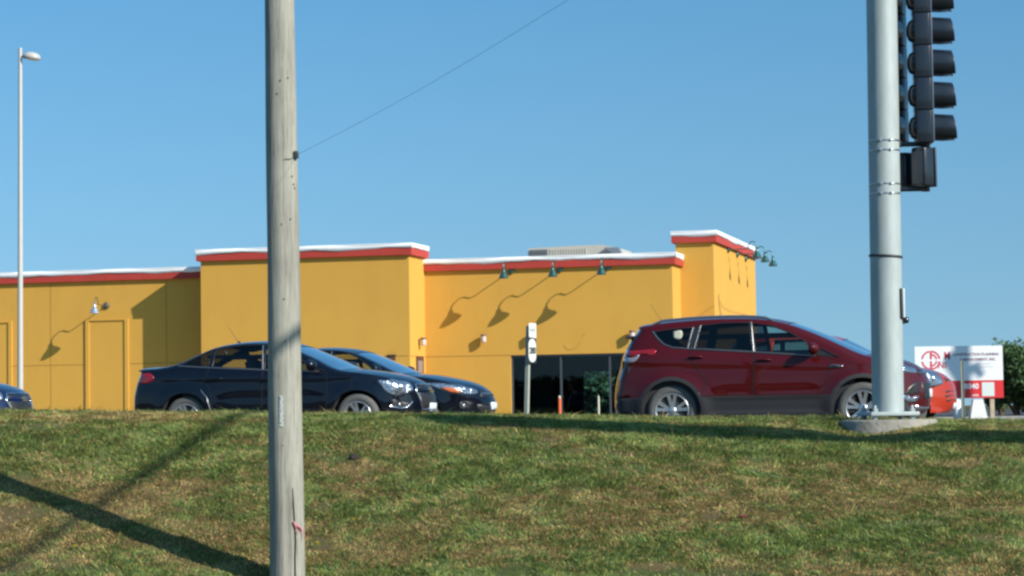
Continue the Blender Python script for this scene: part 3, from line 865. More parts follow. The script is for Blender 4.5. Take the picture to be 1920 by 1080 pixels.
# small things lying or growing on the bank
def ground_hit(px, py):
    r = ray(px, py)
    for Y in np.arange(17, 30, 0.01):
        p = r*(Y/r.y)
        if p.z <= float(ground_z(p.x, p.y)): return p
yf = mat('dandelion_yellow', (0.75,0.50,0.02), 0.6); gs = mat('stem_green', (0.10,0.16,0.04), 0.7)
for px, py, lb in ((140,1036,'yellow dandelion in the lower left of the grass bank'), (594,1030,'small yellow dandelion just right of the wooden pole foot'), (662,985,'tiny yellow dandelion in the green grass right of the wooden pole')):
    p = ground_hit(px, py); t = thing('dandelion', lb, 'flower', p, 0, 'dandelions on the bank')
    b = MB(); b.tube([(0,0,0),(0.004,0,0.03),(0.0,0,0.055)], 0.002, 6); b.build('stem', gs, t)
    b = MB()
    for k in range(16):
        a_ = k*0.3927; b.add([(0,0,0.052),(0.019*math.cos(a_-0.2),0.019*math.sin(a_-0.2),0.064),(0.023*math.cos(a_),0.023*math.sin(a_),0.066),(0.019*math.cos(a_+0.2),0.019*math.sin(a_+0.2),0.064)], [(0,1,2,3)])
    b.lathe([(0.001,0.068),(0.012,0.064),(0.008,0.052),(0.001,0.05)], 12); b.build('blossom', yf, t)
p = ground_hit(1392, 972)
t = thing('litter', 'crumpled pink red scrap of litter in the grass at lower right', 'litter', p + Vector((0,0,0.02)), 0.4)
bm = bmesh.new(); bmesh.ops.create_icosphere(bm, subdivisions=3, radius=0.05)
rl = random.Random(3)
for v in bm.verts: v.co = Vector((v.co.x*1.0, v.co.y, v.co.z*0.4)) * 0.75 * (0.6+0.6*rl.random())
b = MB(); b.addbm(bm); b.build('scrap', mat('litter_pink', (0.26,0.06,0.08), 0.6), t)
p = ground_hit(664, 862)
t = thing('stone', 'small dark clod of earth in a bare dry patch right of the wooden pole', 'stone', p + Vector((0,0,0.015)), 0.0)
bm = bmesh.new(); bmesh.ops.create_icosphere(bm, subdivisions=3, radius=0.055)
for v in bm.verts: v.co = Vector((v.co.x*0.9, v.co.y, v.co.z*0.8)) * (0.8+0.35*rl.random())
b = MB(); b.addbm(bm); b.build('clod', mat('dark_earth', (0.035,0.025,0.022), 0.95), t)

# ------------------------------------------------------------------ utility pole
Yu = 20.0
pb = atY(538.5, 1078, Yu); pt = atY(524.5, 0, Yu)
up = thing('utility_pole', 'weathered grey wooden utility pole in the foreground with a crack and tag', 'utility pole', (pb.x, Yu, pb.z), 0)
hz = pt.z-pb.z; lx_ = (pt.x-pb.x)/hz
woodm = bpy.data.materials.new('weathered_wood'); woodm.use_nodes = True
T_ = woodm.node_tree; B_ = T_.nodes['Principled BSDF']; B_.inputs['Roughness'].default_value = 0.9; B_.inputs['Specular IOR Level'].default_value = 0.15
tc = T_.nodes.new('ShaderNodeTexCoord'); mp = T_.nodes.new('ShaderNodeMapping'); mp.inputs['Scale'].default_value = (22,22,1.3)
T_.links.new(tc.outputs['Object'], mp.inputs[0])
n1 = T_.nodes.new('ShaderNodeTexNoise'); n1.inputs['Scale'].default_value = 2.2; n1.inputs['Detail'].default_value = 8; n1.inputs['Roughness'].default_value = 0.7
T_.links.new(mp.outputs[0], n1.inputs['Vector'])
rp = T_.nodes.new('ShaderNodeValToRGB'); e = rp.color_ramp.elements
e[0].position = 0.30; e[0].color = (0.15,0.14,0.115,1); e[1].position = 0.60; e[1].color = (0.43,0.42,0.36,1)
x1 = rp.color_ramp.elements.new(0.42); x1.color = (0.34,0.33,0.28,1)
T_.links.new(n1.outputs[0], rp.inputs[0])
n2 = T_.nodes.new('ShaderNodeTexNoise'); n2.inputs['Scale'].default_value = 2.5; n2.inputs['Detail'].default_value = 3
T_.links.new(tc.outputs['Object'], n2.inputs['Vector'])
mx = T_.nodes.new('ShaderNodeMix'); mx.data_type = 'RGBA'; mx.blend_type = 'MULTIPLY'; mx.inputs[0].default_value = 0.5
T_.links.new(rp.outputs[0], mx.inputs[6]); T_.links.new(n2.outputs[0], mx.inputs[7]); 
T_.links.new(mx.outputs[2], B_.inputs['Base Color'])
bpn = T_.nodes.new('ShaderNodeBump'); bpn.inputs['Strength'].default_value = 0.7; bpn.inputs['Distance'].default_value = 0.01
T_.links.new(n1.outputs[0], bpn.inputs['Height']); T_.links.new(bpn.outputs[0], B_.inputs['Normal'])
b = MB(); nseg = 70; nr = 40; HT = 9.0
vs = []; fs = []
r_bot = 0.150; r_top = 0.1265
def prad(z): return r_bot + (r_top-r_bot)*min(z/hz, 1.6)
for i in range(nseg+1):
    z = -0.4 + (HT+0.4)*i/nseg
    for k in range(nr):
        a_ = 2*PI*k/nr
        r_ = prad(z)*(1 + 0.018*math.sin(3*a_+z*0.8) + 0.012*math.sin(7*a_+z*2.1+1) + 0.010*math.sin(z*3.1+a_))
        # long drying check facing the road
        da = (a_ - R(270+12) + PI) % (2*PI) - PI
        if abs(da) < 0.09 and z < 0.75: r_ -= 0.02
        vs.append((lx_*z + r_*math.cos(a_), r_*math.sin(a_), z))
    if i:
        for k in range(nr): fs.append(((i-1)*nr+k, (i-1)*nr+(k+1)%nr, i*nr+(k+1)%nr, i*nr+k))
b.add(vs, fs, True); b.add(vs[-nr:], [tuple(range(nr))])
b.build('shaft', woodm, up)
def on_pole(px, py, out=0.0):      # point on the pole's camera side seen at pixel, local coords
    r = ray(px, py); k = Yu/r.y; p = r*k
    z = p.z-pb.z; cxp = lx_*z; rad_ = prad(z)*1.02+out
    x = p.x-pb.x
    dxp = max(-0.98, min(0.98, (x-cxp)/rad_))
    y = -math.sqrt(1-dxp*dxp)*rad_
    # parallax correction
    x = p.x*(Yu+y)/Yu - pb.x
    z = p.z*(Yu+y)/Yu - pb.z
    return Vector((x, y, z))
b = MB(); cr_pts = [on_pole(px, py, -0.002) for px, py in ((549,915),(550,940),(551.5,965),(553,990),(554.5,1015),(553.5,1045),(554,1082))]
b.tube(cr_pts, [0.002,0.004,0.005,0.0045,0.006,0.005,0.005], 6); b.build('crack', mat('crack_dark', (0.02,0.018,0.015), 1.0), up)
# number tag: a thin aluminium strip with small digit plates
b = MB(); b.tube([on_pole(523, py, 0.001) for py in (741, 770, 800)], 0.0035, 6); tg = b.build('tag_strip', mat('tag_edge', (0.10,0.11,0.11), 0.5), up)
tw = mat('tag_white', (0.62,0.66,0.62), 0.5)
for i, ch in enumerate('35252'):
    p = on_pole(527.5, 748+i*11.5, 0.002)
    o = text_mesh('tag_digit', ch, 0.062, tw, up, p + Vector((-0.014, -0.003, -0.02)), rot=(PI/2,0,R(-14)), bold=0.004, ext=0.002)
# pink ribbon
pk = mat('pink_ribbon', (0.55,0.18,0.20), 0.7)
b = MB(); b.tube([on_pole(550,978,0.004), on_pole(556,985,0.008), on_pole(562,989,0.006), on_pole(567,993,0.004)], [0.008,0.006,0.009,0.005], 6)
b.tube([on_pole(551,980,0.006), on_pole(556,992,0.012), on_pole(560,1000,0.01)], [0.007,0.006,0.003], 6)
b.tube([on_pole(562,988,0.006), on_pole(568,1000,0.006)+Vector((0.01,0,0)), on_pole(568,1008,0.006)+Vector((0.012,0,-0.01))], [0.006,0.005,0.003], 6); b.build('ribbon', pk, up)
# staples and nails
for (px, py) in ((540,145),(548,330),(551,345),(553,352),(526,150),(520,175),(535,640),(530,835),(545,410),(528,420),(533,560)):
    p = on_pole(px, py, 0.0); b = MB(); b.box(p.x-0.0025, p.x+0.0025, p.y-0.003, p.y+0.004, p.z-0.010, p.z+0.006)
    b.build('nail', mat('rusty_nail', (0.08,0.06,0.05), 0.7, metal=0.4), up)
# bracket + guy wire
p = on_pole(553, 290, 0.0)
b = MB(); b.box(p.x-0.01, p.x+0.03, p.y-0.02, p.y+0.03, p.z-0.03, p.z+0.03, 0.004)
b.tube([on_pole(533,298,0.003), on_pole(545,298,0.003), on_pole(552,294,0.004)], 0.003, 6); b.build('wire_bracket', mat('bracket_dark', (0.07,0.07,0.07), 0.5, metal=0.6), up)
wr = MB(); p0 = Vector((pb.x,Yu,pb.z)) + p + Vector((0.02,0,0)); 
rr0 = ray(1070, -4); p1 = rr0*((Yu-3.5)/rr0.y); dirw = (p1-p0)
pts = []
for i in range(25):
    t_ = i/24*3.2; q = p0 + dirw*t_; q.z -= 0.16*math.sin(PI*min(1,t_/1.0))*0.25 if t_ < 1 else 0
    pts.append(q)
wr.tube(pts, 0.0012, 6); wo_ = wr.build('overhead_wire', mat('wire_grey', (0.10,0.11,0.12), 0.6))
tag(wo_, 'thin slack wire running up right from the wooden utility pole across the sky', 'wire')

# ------------------------------------------------------------------ traffic signal pole
Yt = 25.3
pb = atY(1665, 772, Yt); pt = atY(1653, 0, Yt); topc = atY(1665, 787, Yt-0.4)
galvp = mat('galvanised_pole', (0.34,0.39,0.395), 0.62, metal=0.15, var=0.10, vscale=5, stretch=(3,3,0.6))
tp = thing('signal_pole', 'thick pale galvanised traffic signal pole on a round concrete footing', 'signal pole', (pb.x, Yt, topc.z), 0)
def TP(px, py, Y=Yt): q = atY(px, py, Y); return Vector((q.x-pb.x, Y-Yt, q.z-topc.z))
zb0 = TP(1665, 772).z
top_p = TP(1653, 0); slope = top_p.x/top_p.z
HT = 7.2
b = MB(); b.tube([(slope*z, 0, z) for z in (zb0-0.01, 1.5, 3, 4.5, HT)], [0.170, 0.169, 0.167, 0.165, 0.160], 40); b.build('shaft', galvp, tp)
b = MB(); b.lathe([(0.001,0.0),(0.50,0.0),(0.52,-0.02),(0.52,-1.0)], 48); ft = b.build('footing', mat('old_concrete', (0.27,0.25,0.21), 0.95, var=0.2, vscale=6, bump=0.5, bscale=25), tp)
b = MB(); b.box(-0.27,0.27,-0.27,0.27,zb0-0.045,zb0,0.012); o = b.build('base_plate', galvp, tp); o.rotation_euler = (0,0,R(8))
for (sx_, sy_) in ((-1,-1),(1,-1),(-1,1),(1,1)):
    q = Matrix.Rotation(R(8),3,'Z') @ Vector((sx_*0.205, sy_*0.205, 0))
    b = MB(); b.lathe([(0.001,zb0+0.07),(0.015,zb0+0.068),(0.015,-0.1)], 12, Matrix.Translation((q.x,q.y,0))); bo_ = b.build('anchor_bolt', galvp, tp)
    for (za, zb_, r_) in ((zb0, zb0+0.035, 0.030), (zb0-0.080, zb0-0.046, 0.030)):
        b = MB(); b.lathe([(0.001,zb_),(r_,zb_),(r_,za),(0.001,za)], 6, Matrix.Translation((q.x,q.y,0)), smooth=False); b.build('nut', galvp, bo_)
# straps
strap = mat('steel_strap', (0.55,0.56,0.56), 0.3, metal=0.9)
def band(py, m, h, nm, bulge=0.003):
    z = TP(1660, py).z
    b = MB(); rr = 0.168+bulge
    b.lathe([(rr-0.004,z-h/2),(rr,z-h/2),(rr,z+h/2),(rr-0.004,z+h/2)], 40, Matrix.Translation((slope*z,0,0)) )
    for a_ in (R(250), R(285)):
        b.box(slope*z+rr*math.cos(a_)-0.012, slope*z+rr*math.cos(a_)+0.012, rr*math.sin(a_)-0.012, rr*math.sin(a_)+0.004, z-h/2-0.004, z+h/2+0.004)
    b.build(nm, m, tp)
for py in (265, 283, 346, 364): band(py, strap, 0.018, 'strap')
z = TP(1660, 481).z
b = MB(); rr = 0.171
pts = [(slope*z+rr*math.cos(a_), rr*math.sin(a_), z-0.012*math.sin(a_+PI/2)) for a_ in np.linspace(R(150), R(385), 24)]
b.tube(pts, 0.014, 8); b.build('black_band', mat('black_tape', (0.03,0.035,0.035), 0.5), tp)
# brackets to the signals
sigb = mat('signal_black', (0.010,0.014,0.022), 0.28, coat=0.3)
b = MB()
for (py) in (271, 355):
    q0 = TP(1680, py); b.tube([(q0.x-0.02,0.0,q0.z), (q0.x+0.34,-0.02,q0.z)], 0.028, 10)
    b.lathe([(0.001,-0.03),(0.045,-0.03),(0.045,0.03),(0.001,0.03)], 12, Matrix.Translation((q0.x+0.32,-0.02,q0.z)))
    b.box(q0.x-0.03,q0.x+0.05,-0.05,0.05,q0.z-0.035,q0.z+0.035,0.006)
q0 = TP(1680, -330); b.tube([(q0.x-0.02,0,q0.z),(q0.x+0.34,0,q0.z)],0.028,10)
b.build('signal_bracket', sigb, tp)

def signal_head(name, label, pxc, ybot, nsec, face, lens_cols, sp=61.2/F*Yt, Yo=0.0, wide=0.34):
    """a vertical head; local x = facing direction"""
    q = atY(pxc, ybot, Yt+Yo)
    t = thing(name, label, 'traffic light', (q.x, Yt+Yo, q.z), face)
    b = MB(); b2 = MB()
    for i in range(nsec):
        z0 = i*sp
        b.box(-0.075, 0.085, -wide/2, wide/2, z0+0.001, z0+sp-0.001, 0.012)
        m_ = Matrix.Translation((-0.07,0,z0+sp/2)) @ Matrix.Rotation(-PI/2,4,'Y')
        b2.lathe([(0.125,-0.01),(0.12,0.03),(0.10,0.055),(0.06,0.07),(0.001,0.075)], 20, m_)
    hs = b.build('housing', sigb, t); b2.build('rear_dome', sigb, hs)
    b = MB()
    for i in range(nsec): b.box(0.086, 0.112, -wide/2+0.006, wide/2-0.006, i*sp+0.008, (i+1)*sp-0.008, 0.008)
    b.build('door', mat('signal_door', (0.06,0.08,0.12), 0.4), t)
    for i in range(nsec):
        zc = i*sp+sp/2
        b = MB(); n = 26; vs = []; fs = []
        for k in range(n+1):
            a_ = R(-62 + 304*k/n)
            ln = 0.235 - 0.02*math.sin(a_) 
            if k in (0, n): ln = 0.12
            for (rr, x_) in ((0.150,0.11),(0.150,0.114),(0.150,0.11+ln*0.5),(0.150,0.11+ln-0.004),(0.149,0.11+ln),(0.145,0.11+ln),(0.144,0.11+ln-0.004),(0.143,0.11)):
                vs.append((x_, rr*math.cos(a_), zc + rr*math.sin(a_) - 0.07*(x_-0.11)))
            if k:
                for j in range(7): fs.append(((k-1)*8+j, (k-1)*8+j+1, k*8+j+1, k*8+j))
        b.add(vs, fs, True); vz = b.build('visor', sigb, t)
        b = MB(); b.lathe([(0.001,0.03),(0.08,0.022),(0.125,0.0)], 20, Matrix.Translation((0.10,0,zc)) @ Matrix.Rotation(PI/2,4,'Y'))
        b.build('lens', lens_cols[i % 3], t)
    return t
lc = [mat('lens_green',(0.02,0.10,0.06),0.2), mat('lens_amber',(0.25,0.12,0.02),0.2), mat('lens_red',(0.20,0.02,0.02),0.2)]
signal_head('traffic_signal', 'black vertical traffic signal head facing right, hung beside the signal pole', 1730, 270, 6, R(-3), lc)
signal_head('traffic_signal', 'black traffic signal head half hidden behind the signal pole', 1680, 268, 6, R(243), lc, Yo=0.40, wide=0.26)
# pedestrian heads
def ped(label, px0, px1, y0, y1, Yo, rz):
    q0 = atY(px0, y1, Yt+Yo); q1 = atY(px1, y0, Yt+Yo)
    W = q1.x-q0.x; H = q1.z-q0.z
    t = thing('pedestrian_signal', label, 'pedestrian light', ((q0.x+q1.x)/2, Yt+Yo, q0.z), rz)
    b = MB(); b.box(-0.11, 0.06, -0.10, 0.10, 0, H, 0.03); b.build('housing', sigb, t)
    b = MB(); b.box(0.062, 0.09, -0.105, 0.105, 0.004, H-0.004, 0.012); dr = b.build('door', mat('ped_door', (0.03,0.035,0.045), 0.4), t)
    b = MB(); b.box(-0.113,-0.1105,-0.07,0.07,0.04,H-0.05,0.001); b.build('rear_panel', mat('ped_back', (0.10,0.09,0.10), 0.5), t)
    return t
ped('black pedestrian signal box hanging below the right signal head', 1714, 1752, 276, 352, -0.02, R(38))
ped('black pedestrian signal box tucked against the signal pole', 1684, 1705, 287, 352, 0.24, R(205))
# push button plate
q = atY(1692, 604, Yt-0.02); zt_ = atY(1692, 541, Yt).z
t = thing('crossing_button', 'pedestrian push button with narrow plate on the right side of the signal pole', 'push button', (q.x, Yt-0.02, q.z), R(-8))
b = MB(); b.box(-0.018, 0.004, -0.11, 0.11, 0.04, zt_-q.z, 0.008); b.build('backing', mat('button_dark', (0.04,0.05,0.05), 0.5), t)
b = MB(); b.box(0.006, 0.028, -0.105, 0.105, 0.045, zt_-q.z-0.004, 0.006); b.build('plate', mat('button_plate', (0.70,0.74,0.74), 0.35), t)
b = MB(); b.lathe([(0.001,0.05),(0.03,0.045),(0.035,0.02),(0.042,-0.03),(0.02,-0.03),(0.001,-0.03)], 16, Matrix.Translation((0.02,0,0.02)) @ Matrix.Rotation(PI/2,4,'Y')); b.build('button', sigb, t)

# ------------------------------------------------------------------ off-frame things that shade the bank
def shadow_line(ptsA, h):       # ground points -> positions on the sun ray at height h above eye
    out = []
    for (px, py) in ptsA:
        r = ray(px, py); lo = None
        for Y in np.arange(15, 40, 0.02):
            p = r*(Y/r.y)
            if p.z <= float(ground_z(p.x, p.y)): lo = p; break
        if lo is None: continue
        k = (h - lo.z)/SUN.z
        out.append(lo + SUN*k)
    return out
def sun_up(X, Y, h):
    z = float(ground_z(X, Y)); return Vector((X, Y, z)) + SUN*((h-z)/SUN.z)
A = [sun_up(5.15, 24.05, 6.2), sun_up(1.6, 24.2, 6.2)]
dA = (A[0]-A[1])
p0 = A[1] - dA*0.66; p1 = A[0] + dA*1.2
ma = thing('bank_shade_pole', 'unseen pole with a thick arm added right of the frame to shade the bank', 'signal pole', (p1.x, p1.y, -0.3), 0)  # unseen caster, arm thickened to lay the shadow band on the bank
b = MB(); b.tube([p0-Vector((p1.x,p1.y,-0.3)), p1-Vector((p1.x,p1.y,-0.3))], [0.30,0.28], 16); b.build('arm', galvp, ma)
b = MB(); b.tube([(0,0,-0.3),(0,0,7.6)], [0.2,0.16], 24); b.build('shaft', galvp, ma)
pass
Bc = shadow_line([(20, 1056), (400, 805)], 6.5)
dB = (Bc[1]-Bc[0])
b = MB(); q0 = Bc[0]-dB*2.0; q1 = Bc[1]+dB*1.0
b.tube([q0+(q1-q0)*i/10 for i in range(11)], 0.045, 8)
ob = b.build('cable_bundle', mat('cable_black', (0.03,0.03,0.03), 0.6)); tag(ob, 'thick bundled overhead cable passing above the frame', 'cable')
pass
# unseen pole and brace added to cast a shadow across the sign board
q = bp(1804, 680) + SUN*11.0
fp = thing('sign_shade_pole', 'unseen pole with a brace added right of the frame to shade the sign board', 'utility pole', (q.x, q.y, -0.45), 0)
b = MB(); b.tube([(0,0,0),(0,0,q.z+3.5)], [0.14,0.11], 16); b.build('shaft', woodm, fp)
zc = q.z+0.45
b = MB(); b.prism([(-0.30,zc+0.20),(0.05,zc-0.12),(0.30,zc-0.02),(0.42,zc-0.30),(0.05,zc-0.02),(-0.06,zc-0.45),(-0.36,zc+0.02)], -0.05, 0.05); b.build('shade_brace', woodm, fp)

#CARS#
# ------------------------------------------------------------------ cars
def catmull(pts, step=0.04):
    P = [Vector((a, b)) for a, b in pts]
    out = []
    for i in range(len(P)-1):
        p0 = P[max(0,i-1)]; p1 = P[i]; p2 = P[i+1]; p3 = P[min(len(P)-1,i+2)]
        # centripetal tangents
        t01 = max((p1-p0).length,1e-4)**0.5; t12 = max((p2-p1).length,1e-4)**0.5; t23 = max((p3-p2).length,1e-4)**0.5
        m1 = (p2-p1) + t12*((p1-p0)/t01 - (p2-p0)/(t01+t12)) if i > 0 else (p2-p1)
        m2 = (p2-p1) + t12*((p3-p2)/t23 - (p3-p1)/(t12+t23)) if i < len(P)-2 else (p2-p1)
        n = max(1, int(round((p2-p1).length/step)))
        for k in range(n):
            t = k/n
            out.append(p1*(2*t**3-3*t**2+1) + m1*(t**3-2*t**2+t) + p2*(-2*t**3+3*t**2) + m2*(t**3-t**2))
    out.append(P[-1])
    return np.array([(p.x, p.y) for p in out])
def inside(poly, X, Z):
    poly = np.asarray(poly); n = len(poly); c = np.zeros(len(X), bool); j = n-1
    for i in range(n):
        xi, zi = poly[i]; xj, zj = poly[j]
        m = ((zi > Z) != (zj > Z)) & (X < (xj-xi)*(Z-zi)/((zj-zi) if abs(zj-zi) > 1e-12 else 1e-12) + xi)
        c ^= m; j = i
    return c
def dist_poly(poly, X, Z, closed=True):
    P = np.asarray(poly); Q = np.roll(P, -1, axis=0)
    if not closed: P, Q = P[:-1], Q[:-1]
    best = np.full(len(X), 1e9)
    for a, b_ in zip(P, Q):
        d = b_-a; L2 = max(d@d, 1e-12)
        t = np.clip(((X-a[0])*d[0]+(Z-a[1])*d[1])/L2, 0, 1)
        best = np.minimum(best, np.hypot(X-a[0]-t*d[0], Z-a[1]-t*d[1]))
    return best
def cdt(polys, grid_pts):
    V = []; E = []
    for poly in polys:
        o = len(V); n = len(poly)
        V += [Vector((float(a), float(b))) for a, b in poly]
        E += [(o+i, o+(i+1)%n) for i in range(n)]
    V += [Vector((float(a), float(b))) for a, b in grid_pts]
    r = delaunay_2d_cdt(V, E, [], 0, 1e-5)
    return np.array([(v.x, v.y) for v in r[0]]), np.array([tuple(f) for f in r[2]])
def circle(cx, cz, r_, n=40, a0=0, a1=360):
    return [(cx+r_*math.cos(R(a0+(a1-a0)*i/n)), cz+r_*math.sin(R(a0+(a1-a0)*i/n))) for i in range(n)]

rubber = mat('tyre_rubber', (0.10,0.10,0.095), 0.75, var=0.15, vscale=30)
alloy = mat('alloy_wheel', (0.62,0.63,0.64), 0.30, metal=0.85)
dkin = mat('wheel_well', (0.012,0.012,0.013), 0.95)
cabin = mat('cabin_trim', (0.03,0.03,0.033), 0.9)
seatm = mat('seat_fabric', (0.05,0.05,0.055), 0.9, var=0.1)
chrome = mat('chrome', (0.75,0.76,0.78), 0.12, metal=1.0)
satin = mat('satin_trim', (0.38,0.38,0.40), 0.28, metal=0.9)
blackt = mat('black_trim', (0.018,0.018,0.02), 0.4)
seamm = mat('panel_gap', (0.006,0.006,0.007), 0.9)
lampm = mat('headlamp', (0.36,0.40,0.45), 0.20, metal=0.85, coat=1.0, bump=1.0, bscale=16)
lampb = mat('lamp_bulb_bowl', (0.85,0.87,0.9), 0.12, metal=0.9)
ambm = mat('amber_lens', (0.60,0.14,0.03), 0.2, coat=1.0)
taill = mat('tail_lamp', (0.26,0.004,0.010), 0.15, coat=1.0)
tailc = mat('tail_clear', (0.35,0.33,0.37), 0.2, coat=1.0, metal=0.3)
platem = mat('number_plate', (0.62,0.68,0.72), 0.4)
wglass = glass_mat('car_glass', (0.13,0.15,0.16), 1.5)
wglass2 = glass_mat('car_glass_light', (0.62,0.64,0.60), 1.5)
wglassf = glass_mat('car_glass_clear', (0.60,0.68,0.66), 1.5)
def paint(name, col, metal=0.35, rough=0.32):
    return mat(name, col, rough, metal=metal, coat=0.8, coatr=0.03, spec=0.12)

def make_car(c):
    W0 = c['W']/2; WB = c['WB']; wr = c['wr']
    prof = catmull(c['prof'], 0.035)
    T = np.gradient(prof, axis=0); T /= np.linalg.norm(T, axis=1)[:,None]
    N = np.stack([-T[:,1], T[:,0]], 1)
    kx = np.where(N[:,0] > 0, c.get('kf', 0.24), c.get('kr', 0.16))
    # windscreen / glass zones bend less
    up_ = np.clip((prof[:,1]-c['belt0'])/0.15, 0, 1)
    kx = kx*(1-up_) + c.get('kg', 0.16)*up_
    Sx = prof[:,0] - N[:,0]*kx*np.abs(N[:,0])**0.5
    Sz = prof[:,1] - np.clip(N[:,1],0,1)*c.get('kz', 0.045)
    Sd = np.stack([Sx, Sz], 1)
    xmin, xmax = Sx.min(), Sx.max()
    def base_w(X, Z):
        X = np.asarray(X, float); Z = np.asarray(Z, float)
        zb = c['belt0'] + (c['belt1']-c['belt0'])*np.clip(X/2.2, -0.3, 1)
        w = W0 - 0.06*np.clip((0.52-Z)/0.4, 0, 1)**1.3
        ab = np.clip((Z-(zb-0.10))/0.10, 0, 1)
        w = w - 0.035*ab**1.6 - 0.025*np.clip((Z-0.70)/0.3,0,1)
        w = w - np.clip(Z-zb, 0, 2)*c.get('tumble', 0.40)
        tr = np.clip(1-(X-xmin)/0.75, 0, 1); tf = np.clip(1-(xmax-X)/1.0, 0, 1)
        w = w - 0.10*tr**2 - c.get('nosew', 0.16)*tf**2
        for cxw in (0, WB):
            rr = np.hypot(X-cxw, Z-wr)
            w = w + c.get('flare', 0.022)*np.exp(-((rr-(c['arch']+0.02))/0.10)**2)*(Z > wr-0.2)
        # shoulder crease and door sculpting
        w = w + 0.014*np.exp(-((Z-(zb-0.16+0.02*X))/0.035)**2)*np.clip((X+0.8)/0.5,0,1)
        w = w - 0.009*np.exp(-((Z-(0.60+0.02*X))/0.11)**2)*np.clip((X-0.5)/0.3,0,1)*np.clip((WB-0.45-X)/0.3,0,1)
        return w
    RR = c.get('round', 0.10)
    def side_y(X, Z):
        d = dist_poly(Sd, np.asarray(X,float), np.asarray(Z,float), closed=False)
        u = np.clip(d/RR, 0, 1)
        return base_w(X, Z) - RR*0.75*(1-np.sqrt(np.clip(1-(1-u)**2, 0, 1)))
    We = base_w(Sx, Sz) - RR*0.75
    # ---- side shell
    outline = [tuple(p) for p in Sd[::1]]
    wins = c['windows']; arch = c['arch']
    archp = [circle(cx, wr, arch, 44) for cx in (0, WB)]
    polys = [outline] + [catmull(list(w_['poly'])+[w_['poly'][0]], 0.06)[:-1] if w_.get('smooth') else w_['poly'] for w_ in wins] + archp
    winp = polys[1:1+len(wins)]
    clad = c.get('clad')
    if clad:
        cl_arch = [circle(cx, wr, arch+0.055, 44) for cx in (0, WB)]
        polys += cl_arch
        polys.append([(-1.2, clad), (xmax+0.3, clad), (xmax+0.3, clad-2), (-1.2, clad-2)])
    g = 0.045
    GXp, GZp = np.meshgrid(np.arange(xmin+g, xmax, g), np.arange(0.2, 1.8, g))
    px_, pz_ = GXp.ravel(), GZp.ravel()
    m = inside(Sd, px_, pz_)
    px_, pz_ = px_[m], pz_[m]
    dd = dist_poly(Sd, px_, pz_, closed=True)
    px_, pz_ = px_[dd > 0.03], pz_[dd > 0.03]
    gp = list(zip(px_, pz_))
    for off in (0.006, 0.018, 0.036, 0.06, 0.085):
        q = Sd - np.stack([N[:,0], N[:,1]],1)*off
        mm = inside(Sd, q[:,0], q[:,1]); dq = dist_poly(Sd, q[:,0], q[:,1], closed=True)
        mm &= dq > off*0.9
        gp += [tuple(t) for t in q[mm]]
    V2, F2 = cdt(polys, gp)
    cx_ = V2[F2].mean(1)
    ok = inside(Sd, cx_[:,0], cx_[:,1])
    for ap in archp: ok &= ~inside(ap, cx_[:,0], cx_[:,1])
    F2 = F2[ok]; cx_ = cx_[ok]
    Y2 = side_y(V2[:,0], V2[:,1])
    cls = np.zeros(len(F2), int)        # 0 body
    if clad:
        k_ = cx_[:,1] < clad
        for ap in cl_arch: k_ |= inside(ap, cx_[:,0], cx_[:,1])
        cls[k_] = 50
    for i, wp in enumerate(winp): cls[inside(wp, cx_[:,0], cx_[:,1])] = 100+i
    # ---- central strip
    nu = 36; us = np.linspace(-1, 1, nu+1)
    pw = 2.3
    ns = len(prof)
    xs = Sx[:,None] + (prof[:,0]-Sx)[:,None]*(1-np.abs(us)**pw)[None]
    zs_ = Sz[:,None] + (prof[:,1]-Sz)[:,None]*(1-np.abs(us)**pw)[None]
    ys = We[:,None]*us[None]
    G = np.stack([xs, ys, zs_], 2)
    root = thing('parked_car' if c.get('parked') else c['name'], c['label'], c['cat'], c['loc'], -TH, c.get('group'))
    pm = c['paint']
    def faces_of(mask): return F2[mask]
    def side_mesh(mask, sgn, off=0.0, b=None):
        b = b or MB()
        fs = F2[mask]
        if len(fs) == 0: return b
        used, inv = np.unique(fs, return_inverse=True); inv = inv.reshape(fs.shape)
        vs = np.stack([V2[used,0], sgn*(Y2[used]+off), V2[used,1]], 1)
        if sgn > 0: inv = inv[:, ::-1]
        b.add([tuple(v) for v in vs], [tuple(f) for f in inv], True)
        return b
    # classify strip quads
    mids = prof[:-1]*0.5 + prof[1:]*0.5
    def zone(x0, x1): return (mids[:,0] > x0) & (mids[:,0] < x1) & (mids[:,1] > c['belt0']-0.12) 
    zf = zone(*c['wind']); zr = zone(*c['rear'])
    uc = (us[:-1]+us[1:])/2
    def strip(mask2, off=0.0, b=None):
        b = b or MB(); vid = {}; vs = []; fs = []
        nn = None
        for i, j in zip(*np.where(mask2)):
            f = []
            for (a_, e_) in ((i,j),(i,j+1),(i+1,j+1),(i+1,j)):
                if (a_,e_) not in vid:
                    vid[(a_,e_)] = len(vs); p = G[a_,e_]
                    vs.append((p[0]+N[a_,0]*off, p[1], p[2]+N[a_,1]*off))
                f.append(vid[(a_,e_)])
            fs.append(tuple(f))
        b.add(vs, fs, True); return b
    mask_f = zf[:,None] & (np.abs(uc) < 0.93)[None]; mask_r = zr[:,None] & (np.abs(uc) < 0.88)[None]
    body_mask = ~(mask_f | mask_r)
    # body: strip + both sides without glass, doors kept as parts
    b = strip(body_mask)
    doors = c['doors']
    dcls = cls.copy()
    for i, dp in enumerate(doors):
        k_ = inside(dp['poly'], cx_[:,0], cx_[:,1]) & (cls == 0); dcls[k_] = 200+i
    side_mesh(cls == 0, -1, 0, b); side_mesh(cls == 0, 1, 0, b)
    body = b.build('body', pm, root, recalc=False)
